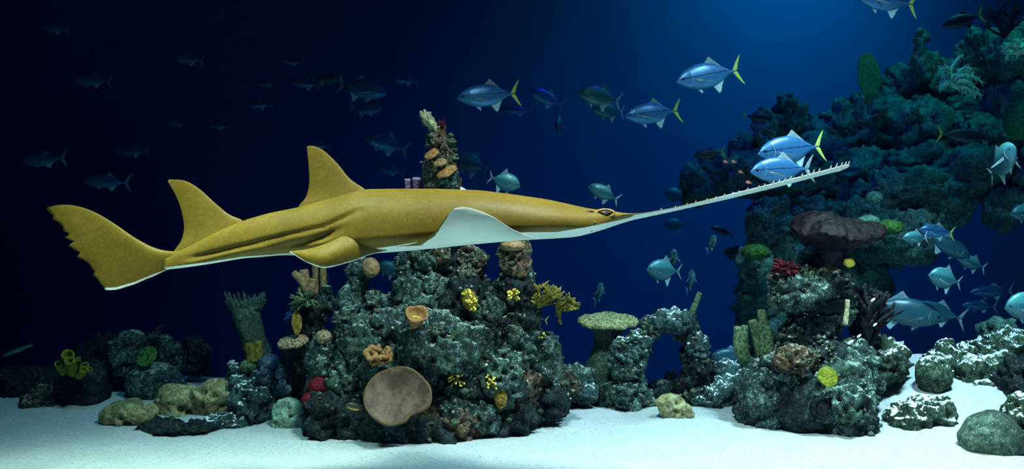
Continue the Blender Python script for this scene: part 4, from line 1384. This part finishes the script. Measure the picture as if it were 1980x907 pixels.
bush('twig_coral', 'thin bare twig coral beside the dim rock mound at left', 'coral', 276, 662, 7.9, 48, 9, 'rock_smooth', 91, up=0.5, thick=1.6, fork=2, lean=(1.2, 0, 0.35), aspect=(0.8, 0.6, 0.4))
# fringed barrel sponge
root = thing('barrel_sponge', P(488, 690, 7.8), 'leaning barrel sponge with a fringed crown in the dark water', 'sponge')
v, f = tube([P(500, 690, 7.8), P(490, 655, 7.8), P(480, 620, 7.8), P(475, 596, 7.8)], [M(26, 7.8), M(24, 7.8), M(24, 7.8), M(28, 7.8)], 24, hollow=0.1, n=24)
v = v + (0.02 * fbm(v * 8, 2, 3))[:, None] * np.array([1, 1, 0])
build('barrel', v, f, MT['rock_smooth'], root)
rg = random.Random(12)
for k in range(24):
    q = 2 * math.pi * k / 24
    p0 = P(475, 598, 7.8) + np.array([M(25, 7.8) * math.cos(q), M(20, 7.8) * math.sin(q), 0])
    p1 = p0 + np.array([M(12, 7.8) * math.cos(q) + rg.uniform(-.02, .02), M(8, 7.8) * math.sin(q), M(rg.uniform(16, 34), 7.8)])
    v, f = tube([p0, (p0 + p1) / 2, p1], [0.026, 0.020, 0.010], 6, n=6)
    build('fringe', v, f, MT['rock_smooth'], root)
tubes('tube_sponge', 'pair of short mustard tube sponges at the foot of the barrel sponge', 'sponge', [([(488, 700), (486, 685), (484, 664)], 11, 9, 7.3), ([(500, 700), (500, 685), (499, 660)], 9, 8, 7.35)], 'olive')
for k, (a, b, r, lab) in enumerate([(513, 728, 17, 'round blue-grey sea squirt on the rubble, leftmost of three'), (546, 722, 14, 'round blue-grey sea squirt on the rubble, upper right of three'),
                                    (549, 752, 16, 'round dark sea squirt on the rubble, lowest of three')]):
    root = thing('sea_squirt', P(a, b + r, 7.1), lab, 'sea squirt')
    v, f = blob(P(a, b, 7.1), (M(r, 7.1), M(r, 7.1), M(r * 0.9, 7.1)), k, 4, 'smooth')
    build('body', v, f, MT['tunicate'], root)
    v, f = tube([P(a - 2, b - r * 0.5, 7.02), P(a - 3, b - r * 0.95, 7.0)], [M(r * 0.45, 7.1), M(r * 0.4, 7.1)], 12, hollow=0.03, n=4)
    build('siphon', v, f, MT['tunicate'], root)
for k, (a, b, r, Y, lab) in enumerate([(520, 702, 22, 7.35, 'round greyish coral head left of the plate coral on the rubble'), (480, 708, 16, 7.3, 'dull green round coral head below the mustard tube sponges')]):
    ball('mound_coral', lab, 'coral', a, b, r, r * 0.8, Y, 'green' if k else 'tunicate', 'knob', seed=k + 20)

# ================================================================== fish
def fish_mat(name, back, side, belly, metal=0.35, rough=0.35, stripe=None):
    m, nt, b = new_mat(name)
    tc = nt.nodes.new('ShaderNodeTexCoord')
    sep = nt.nodes.new('ShaderNodeSeparateXYZ')
    nt.links.new(tc.outputs['Object'], sep.inputs[0])
    n = pos_noise(nt, 30, 3, 0.6, 'obj')
    z = math_n(nt, 'ADD', math_n(nt, 'MULTIPLY', sep.outputs['Z'], 2.6), 0.5)
    z = math_n(nt, 'ADD', z, math_n(nt, 'MULTIPLY', math_n(nt, 'SUBTRACT', n, 0.5), 0.12))
    st = [(0.22, belly), (0.45, side), (0.60, side), (0.82, back)]
    if stripe:
        st = [(0.22, belly), (0.42, side), (0.535, side), (0.55, stripe), (0.575, stripe), (0.59, side), (0.85, back)]
    nt.links.new(ramp(nt, z, st), b.inputs['Base Color'])
    b.inputs['Metallic'].default_value = metal
    b.inputs['Roughness'].default_value = rough
    add_bump(nt, b, pos_noise(nt, 120, 2, 0.5, 'obj'), 0.1, 0.004)
    return m


MT['jack'] = fish_mat('silver_blue_fish', (0.02, 0.11, 0.27), (0.025, 0.13, 0.32), (0.05, 0.20, 0.40), stripe=(0.006, 0.03, 0.08))
MT['pale_fish'] = fish_mat('pale_silver_fish', (0.06, 0.25, 0.26), (0.025, 0.12, 0.15), (0.04, 0.14, 0.17), 0.15)
MT['dark_fish'] = fish_mat('black_fish', (0.006, 0.008, 0.012), (0.012, 0.016, 0.02), (0.03, 0.035, 0.04), 0.0, 0.5)
MT['red_fish'] = fish_mat('red_fish', (0.65, 0.10, 0.05), (0.85, 0.18, 0.10), (0.8, 0.3, 0.2), 0.0, 0.5)
MT['grey_fish'] = fish_mat('grey_green_fish', (0.012, 0.06, 0.09), (0.018, 0.075, 0.11), (0.03, 0.10, 0.13), 0.1)
MT['bw_fish'] = fish_mat('black_yellow_fish', (0.02, 0.015, 0.006), (0.03, 0.02, 0.006), (0.65, 0.45, 0.05), 0.0, 0.5)
MT['fin_grey'] = simple_mat('grey_fin', (0.10, 0.17, 0.20), (0.17, 0.26, 0.29), 30, 0.5, 0.1, 'obj')
MT['fin_pale'] = simple_mat('pale_fin', (0.20, 0.36, 0.42), (0.30, 0.46, 0.50), 30, 0.5, 0.1, 'obj')
MT['fin_yellow'] = simple_mat('yellow_green_fin', (0.22, 0.34, 0.07), (0.36, 0.48, 0.11), 30, 0.5, 0.1, 'obj')
MT['fin_dark'] = simple_mat('black_fin', (0.008, 0.009, 0.012), (0.02, 0.022, 0.026), 30, 0.5, 0.1, 'obj')


def make_fish(name, height, width, body_mat, tail_mat, fin_mat, bend=0.0, pecspread=0.35, blunt=1.0):
    """nose at +X, total length 1; returns a root Empty with parts (not yet placed)"""
    root = bpy.data.objects.new(name, None)
    root.empty_display_size = 0.1
    COL.objects.link(root)
    ORIG[root.name] = np.zeros(3)

    def bendv(v):
        v = np.array(v, float)
        t = np.clip((0.25 - v[:, 0]) / 0.75, 0, 1)
        v[:, 1] += bend * t ** 2
        return v
    up = [(0.50, 0.0), (0.47, 0.10), (0.42, 0.26), (0.33, 0.42), (0.20, 0.52), (0.05, 0.54), (-0.10, 0.44), (-0.22, 0.26), (-0.30, 0.11), (-0.35, 0.055), (-0.40, 0.06)]
    dn = [(0.50, 0.0), (0.48, 0.06), (0.42, 0.17), (0.33, 0.32), (0.20, 0.43), (0.05, 0.46), (-0.10, 0.38), (-0.22, 0.22), (-0.30, 0.09), (-0.35, 0.05), (-0.40, 0.06)]
    wd = [(0.50, 0.0), (0.46, 0.28), (0.40, 0.62), (0.30, 0.95), (0.15, 1.0), (0.0, 0.9), (-0.15, 0.6), (-0.28, 0.26), (-0.35, 0.14), (-0.40, 0.05)]
    xs = np.concatenate([np.linspace(0.4995, 0.44, 8), np.linspace(0.42, -0.40, 34)])
    K = 24
    th = np.linspace(0, 2 * np.pi, K, endpoint=False)
    u_, d_, w_ = [np.array(sorted(t)) for t in (up, dn, wd)]
    rings = []
    for x in xs:
        hu = max(0.004, np.interp(x, u_[:, 0], u_[:, 1])) * height
        hd = max(0.004, np.interp(x, d_[:, 0], d_[:, 1])) * height
        w = max(0.006, np.interp(x, w_[:, 0], w_[:, 1])) * width * 0.5
        c, s = np.cos(th), np.sin(th)
        rings.append(np.stack([np.full(K, x), w * np.sign(c) * np.abs(c) ** 1.0, np.where(s > 0, hu, hd) * np.sign(s) * np.abs(s) ** 0.9], 1))
    v, f = loft(np.array(rings))
    body = build('body', bendv(v), f, MT[body_mat], root)

    def fn(part, L, T, th_, mat, ns=10, nt=6, normal=(0, 1, 0), parent=root):
        v, f = foil(np.array(L, float), np.array(T, float), th_, ns, nt, normal)
        return build(part, bendv(v), f, MT[mat], parent)
    h = height
    for sg in (1, -1):
        fn('tail_lobe', [(-0.36, 0, 0.02 * sg), (-0.40, 0, 0.08 * sg), (-0.45, 0, 0.15 * sg), (-0.51, 0, 0.215 * sg)],
           [(-0.36, 0, -0.005 * sg), (-0.425, 0, 0.01 * sg), (-0.45, 0, 0.07 * sg), (-0.51, 0, 0.21 * sg)], 0.016, tail_mat, 12, 7)
    fn('dorsal_fin', [(0.06, 0, 0.50 * h), (0.0, 0, 0.62 * h), (-0.035, 0, 0.74 * h)], [(-0.28, 0, 0.10 * h), (-0.17, 0, 0.38 * h), (-0.06, 0, 0.70 * h)], 0.014, fin_mat)
    fn('anal_fin', [(-0.02, 0, -0.40 * h), (-0.06, 0, -0.56 * h), (-0.10, 0, -0.72 * h)], [(-0.28, 0, -0.08 * h), (-0.20, 0, -0.28 * h), (-0.13, 0, -0.68 * h)], 0.014, 'fin_pale' if fin_mat != 'fin_dark' else fin_mat)
    fn('pelvic_fin', [(0.22, 0, -0.42 * h), (0.18, 0, -0.52 * h), (0.15, 0, -0.60 * h)], [(0.14, 0, -0.43 * h), (0.14, 0, -0.50 * h), (0.14, 0, -0.59 * h)], 0.014, 'fin_pale' if fin_mat != 'fin_dark' else fin_mat, 8, 5)
    for sg in (1, -1):
        s_ = pecspread
        fn('pectoral_fin', [(0.24, sg * width * 0.44, -0.02 * h), (0.15, sg * (width * 0.47 + 0.10 * s_), -0.10 * h), (0.04, sg * (width * 0.5 + 0.26 * s_), -0.26 * h)],
           [(0.23, sg * width * 0.44, -0.13 * h), (0.14, sg * (width * 0.47 + 0.08 * s_), -0.18 * h), (0.045, sg * (width * 0.5 + 0.25 * s_), -0.28 * h)], 0.010, fin_mat, 8, 5, normal=(0.3, 1, 0.2))
        ev, ef = blob((0.40, sg * width * 0.27, 0.07 * h), (0.020, 0.016, 0.020), 1, 2, 'none')
        build('eye', bendv(ev), ef, MT['eye_dark'], root)
        gp = [(0.315, sg * width * 0.44, 0.24 * h), (0.285, sg * width * 0.485, 0.08 * h), (0.285, sg * width * 0.485, -0.08 * h), (0.32, sg * width * 0.41, -0.22 * h)]
        gv, gf = tube(np.array(gp), [0.004, 0.007, 0.004], 5, n=9)
        build('gill_cover', bendv(gv), gf, MT[fin_mat], root)
    return root


def copy_tree(o, parent=None):
    c = o.copy()
    COL.objects.link(c)
    c.parent = parent
    for ch in [q for q in ALL if q.parent is o]:
        copy_tree(ch, c)
    return c


PROTO = {
    'jack': make_fish('jack_fish', 0.36, 0.15, 'jack', 'fin_yellow', 'fin_grey', 0.0),
    'jackb': make_fish('jack_fish', 0.36, 0.15, 'jack', 'fin_grey', 'fin_grey', 0.05),
    'pale': make_fish('silver_fish', 0.42, 0.18, 'pale_fish', 'fin_pale', 'fin_grey', -0.10),
    'deep': make_fish('round_fish', 0.56, 0.20, 'pale_fish', 'fin_grey', 'fin_grey', 0.0, 0.7),
    'slim': make_fish('slender_fish', 0.27, 0.14, 'jack', 'fin_grey', 'fin_grey', 0.0),
    'dark': make_fish('dark_fish', 0.30, 0.15, 'dark_fish', 'fin_yellow', 'fin_dark', 0.03),
    'grey': make_fish('grey_fish', 0.34, 0.20, 'grey_fish', 'fin_grey', 'fin_grey', 0.04),
    'red': make_fish('red_fish', 0.55, 0.30, 'red_fish', 'fin_yellow', 'fin_dark', 0.0),
    'bw': make_fish('striped_fish', 0.36, 0.16, 'bw_fish', 'fin_dark', 'fin_dark', 0.0),
}
ALL = list(bpy.data.objects)
NAMES = {'jack': 'jack_fish', 'jackb': 'jack_fish', 'pale': 'silver_fish', 'deep': 'round_fish', 'slim': 'slender_fish', 'dark': 'dark_fish', 'grey': 'grey_fish', 'red': 'red_fish', 'bw': 'striped_fish'}
_used = set()


def put_fish(kind, nose, tail, Y, turn, label, group=None, hscale=1.0, roll=0.0):
    """nose and tail as pixels at depth Y; turn = degrees the nose points towards (+) or away from (-) the viewer"""
    n, t = P(nose[0], nose[1], Y), P(tail[0], tail[1], Y)
    d = n - t
    flat = math.hypot(d[0], d[2])
    d[1] = -math.tan(math.radians(turn)) * flat
    L = float(np.linalg.norm(d))
    c = (n + t) / 2
    o = PROTO[kind] if kind not in _used else copy_tree(PROTO[kind])
    _used.add(kind)
    o.location = c
    o.rotation_euler = (math.radians(roll), -math.asin(d[2] / L), math.atan2(d[1], d[0]))
    o.scale = (L, L, L * hscale)
    tag(o, label, 'fish', group)
    return o


SCHOOL = 'jacks schooling in open water'
FAINT = 'dim distant fish in the dark water'
RIGHT = 'fish among the reefs at the right'
for args in [
    # bright jacks
    ('jack', (884, 193), (1005, 178), 8.0, 12, 'bright blue jack above the pillar top, facing left with yellowish tail', SCHOOL),
    ('jack', (1206, 228), (1319, 212), 8.4, 10, 'blue jack with a yellow tail, lower one in the middle of the water', SCHOOL),
    ('jack', (1305, 162), (1438, 132), 7.6, 12, 'highest blue jack with a bright yellow forked tail, left of the far reef', SCHOOL),
    ('jack', (1460, 300), (1600, 280), 7.0, 14, 'large bright blue jack just above the tip of the saw', SCHOOL),
    ('jackb', (1446, 334), (1575, 325), 6.6, 14, 'bright blue jack partly hidden behind the toothed saw', SCHOOL),
    ('pale', (1116, 180), (1204, 196), 8.8, 5, 'pale teal fish facing left, upper of an overlapping pair', SCHOOL),
    ('pale', (1144, 214), (1212, 216), 9.3, 20, 'pale teal round fish, lower of an overlapping pair', SCHOOL),
    ('pale', (1137, 360), (1197, 388), 8.6, -8, 'pale teal fish with curved tail above the eye of the sawfish', SCHOOL),
    ('jackb', (1021, 174), (1092, 206), 10.8, 10, 'dim blue fish right behind the bright jack above the pillar', SCHOOL),
    ('slim', (965, 212), (1032, 214), 12.0, 0, 'faint streak of a fish below the dim blue one near the pillar', FAINT),
    ('deep', (1076, 248), (1088, 232), 11.2, 70, 'faint fish seen head-on in the middle water', FAINT),
    ('deep', (878, 305), (945, 330), 11.0, 0, 'dim blue fish half hidden behind the right of the pillar top', FAINT),
    ('deep', (1006, 362), (944, 342), 8.0, 0, 'dull green fish facing right, just over the back of the sawfish', SCHOOL),
    # middle, below the saw
    ('deep', (1248, 522), (1320, 526), 8.8, 15, 'round blue fish facing left below the saw, the largest of its cluster', RIGHT),
    ('deep', (1304, 488), (1296, 514), 9.0, 60, 'small fish seen from behind just above the round blue fish', RIGHT),
    ('pale', (1335, 522), (1337, 566), 8.4, 45, 'pale fish seen from the front with both fins spread above the arch', RIGHT),
    ('pale', (1162, 548), (1156, 586), 8.4, 50, 'pale fish seen end-on above the flat olive coral', RIGHT),
    ('pale', (1380, 456), (1374, 486), 8.4, 50, 'small bright teal fish seen end-on below the middle of the saw', RIGHT),
    ('deep', (1284, 372), (1330, 386), 12.6, 0, 'faint fish just above the base of the saw', FAINT),
    ('deep', (1284, 436), (1328, 434), 12.6, 0, 'faint fish just below the base of the saw', FAINT),
    ('slim', (1372, 440), (1420, 456), 12.0, 0, 'faint slim fish beside the small bright teal fish', FAINT),
    ('deep', (1398, 488), (1446, 496), 12.0, 0, 'faint fish left of the dim green dome coral', FAINT),
    # behind the arch and the pillar
    ('grey', (1372, 690), (1450, 684), 9.0, 0, 'dim blue fish low between the arch and the right outcrop', RIGHT),
    ('deep', (730, 512), (778, 530), 9.8, 0, 'dim blue fish in the gap between the ball sponge and the tower', FAINT),
    ('dark', (1016, 612), (1060, 620), 8.6, 0, 'fish with a green tail peeping out under the staghorn coral', RIGHT),
    ('slim', (548, 622), (566, 596), 9.0, 0, 'tiny dim fish left of the sponge outcrop', FAINT),
    # upper right
    ('jack', (1650, -6), (1778, 8), 7.8, 8, 'jack cut off by the top frame edge with only belly fins and yellow tail showing', RIGHT),
    ('dark', (1820, 52), (1902, 28), 9.0, 0, 'black fish with a yellow-green tail at the upper right', RIGHT),
    ('dark', (1340, 302), (1402, 294), 9.6, 0, 'black fish with a green tail left of the two jacks by the saw tip', RIGHT),
    ('dark', (1492, 230), (1436, 224), 9.8, 0, 'small black fish facing right with a green tail above the two jacks', RIGHT),
    ('dark', (1902, 268), (1812, 258), 9.2, 0, 'black fish facing right against the far reef slope', RIGHT),
    # right
    ('deep', (1938, 290), (1938, 340), 7.2, 62, 'fish seen from the front with both fins spread at the right edge', RIGHT),
    ('pale', (1742, 462), (1800, 458), 8.0, 10, 'small greenish fish right of the green dome coral', RIGHT),
    ('jack', (1776, 444), (1846, 452), 8.6, 0, 'fish with an upright yellow tail above the large blue fish at right', RIGHT),
    ('grey', (1876, 500), (1786, 450), 9.0, 0, 'large blue-grey fish sloping down to the right at the dark right side', RIGHT),
    ('pale', (1850, 500), (1910, 520), 9.2, 0, 'smaller pale fish overlapping the large sloping blue-grey fish', RIGHT),
    ('deep', (1792, 532), (1862, 548), 8.0, 8, 'teal fish with a lit back in the middle of the right side', RIGHT),
    ('grey', (1822, 618), (1668, 588), 8.2, 8, 'biggest grey-blue fish facing right behind the black coral bush', RIGHT),
    ('grey', (1760, 592), (1866, 618), 8.8, 0, 'grey fish facing left partly behind the biggest grey-blue fish', RIGHT),
    ('slim', (1874, 566), (1962, 562), 10.2, 0, 'faint striped fish, upper of two at the dark right side', FAINT),
    ('slim', (1860, 590), (1930, 594), 10.2, 0, 'faint striped fish, lower of two at the dark right side', FAINT),
    ('deep', (1942, 596), (2040, 590), 7.2, 0, 'large greenish round fish cut by the right frame edge', RIGHT),
    ('deep', (1954, 416), (2010, 408), 9.0, 0, 'dim teal fish cut by the right frame edge below the front-facing fish', RIGHT),
    # left
    ('jackb', (750, 184), (648, 160), 9.8, 10, 'clearest dim blue fish facing right, upper left of the pillar', FAINT),
    ('jackb', (703, 264), (790, 292), 9.8, 5, 'dim blue fish facing left beside the pillar top', FAINT),
    ('slim', (728, 322), (782, 336), 10.6, 0, 'faint fish streak below the dim blue fish beside the pillar top', FAINT),
    ('jackb', (740, 212), (674, 208), 11.0, 0, 'dim fish directly below the clearest dim blue fish', FAINT),
    ('slim', (560, 158), (622, 166), 11.0, 0, 'dim slender fish left of the clearest dim blue fish', FAINT),
    ('grey', (660, 154), (600, 150), 11.6, 0, 'very dim fish between the slender one and the clearest dim blue fish', FAINT),
    ('slim', (474, 202), (530, 204), 11.0, 0, 'dim slender fish alone in the dark above the two dorsal fins', FAINT),
    ('slim', (758, 152), (812, 160), 11.0, 0, 'dim slender fish right of the clearest dim blue fish', FAINT),
    ('slim', (540, 116), (588, 122), 11.6, 0, 'topmost dim slender fish in the dark water', FAINT),
    ('slim', (494, 160), (540, 162), 12.0, 0, 'very faint fish streak just below the topmost dim one', FAINT),
    ('slim', (594, 280), (642, 284), 11.0, 0, 'dim fish streak at the tip of the first dorsal fin', FAINT),
    ('slim', (40, 312), (130, 306), 9.0, 0, 'dim fish streak above the tip of the tail fin', FAINT),
    ('slim', (160, 350), (254, 354), 9.0, 0, 'dim fish streak above the middle of the tail fin', FAINT),
    ('slim', (80, 52), (134, 58), 10.0, 0, 'barely visible fish in the upper left corner', FAINT),
    ('slim', (332, 112), (396, 118), 10.5, 0, 'barely visible fish in the dark left of the topmost dim one', FAINT),
    ('slim', (140, 154), (218, 158), 10.0, 0, 'barely visible fish below the upper left corner', FAINT),
    ('slim', (322, 236), (364, 240), 11.0, 0, 'barely visible fish above the second dorsal fin', FAINT),
    ('slim', (402, 242), (444, 246), 11.0, 0, 'small dim fish between the two dorsal fins', FAINT),
    ('slim', (222, 290), (290, 294), 10.5, 0, 'barely visible fish left above the second dorsal fin', FAINT),
    # small ones
    ('bw', (668, 782), (706, 794), 6.3, 10, 'small black and yellow fish left of the big brown disc', None),
    ('red', (1397, 312), (1409, 314), 8.8, 0, 'tiny red fish, leftmost of four by the saw tip', 'tiny red fish by the saw tip'),
    ('red', (1413, 312), (1425, 314), 8.8, 0, 'tiny red fish, second of four by the saw tip', 'tiny red fish by the saw tip'),
    ('red', (1427, 331), (1438, 335), 8.8, 0, 'tiny red fish, third of four by the saw tip', 'tiny red fish by the saw tip'),
    ('red', (1441, 352), (1454, 354), 8.4, 0, 'tiny red fish, lowest of four by the saw tip', 'tiny red fish by the saw tip'),
]:
    put_fish(*args)
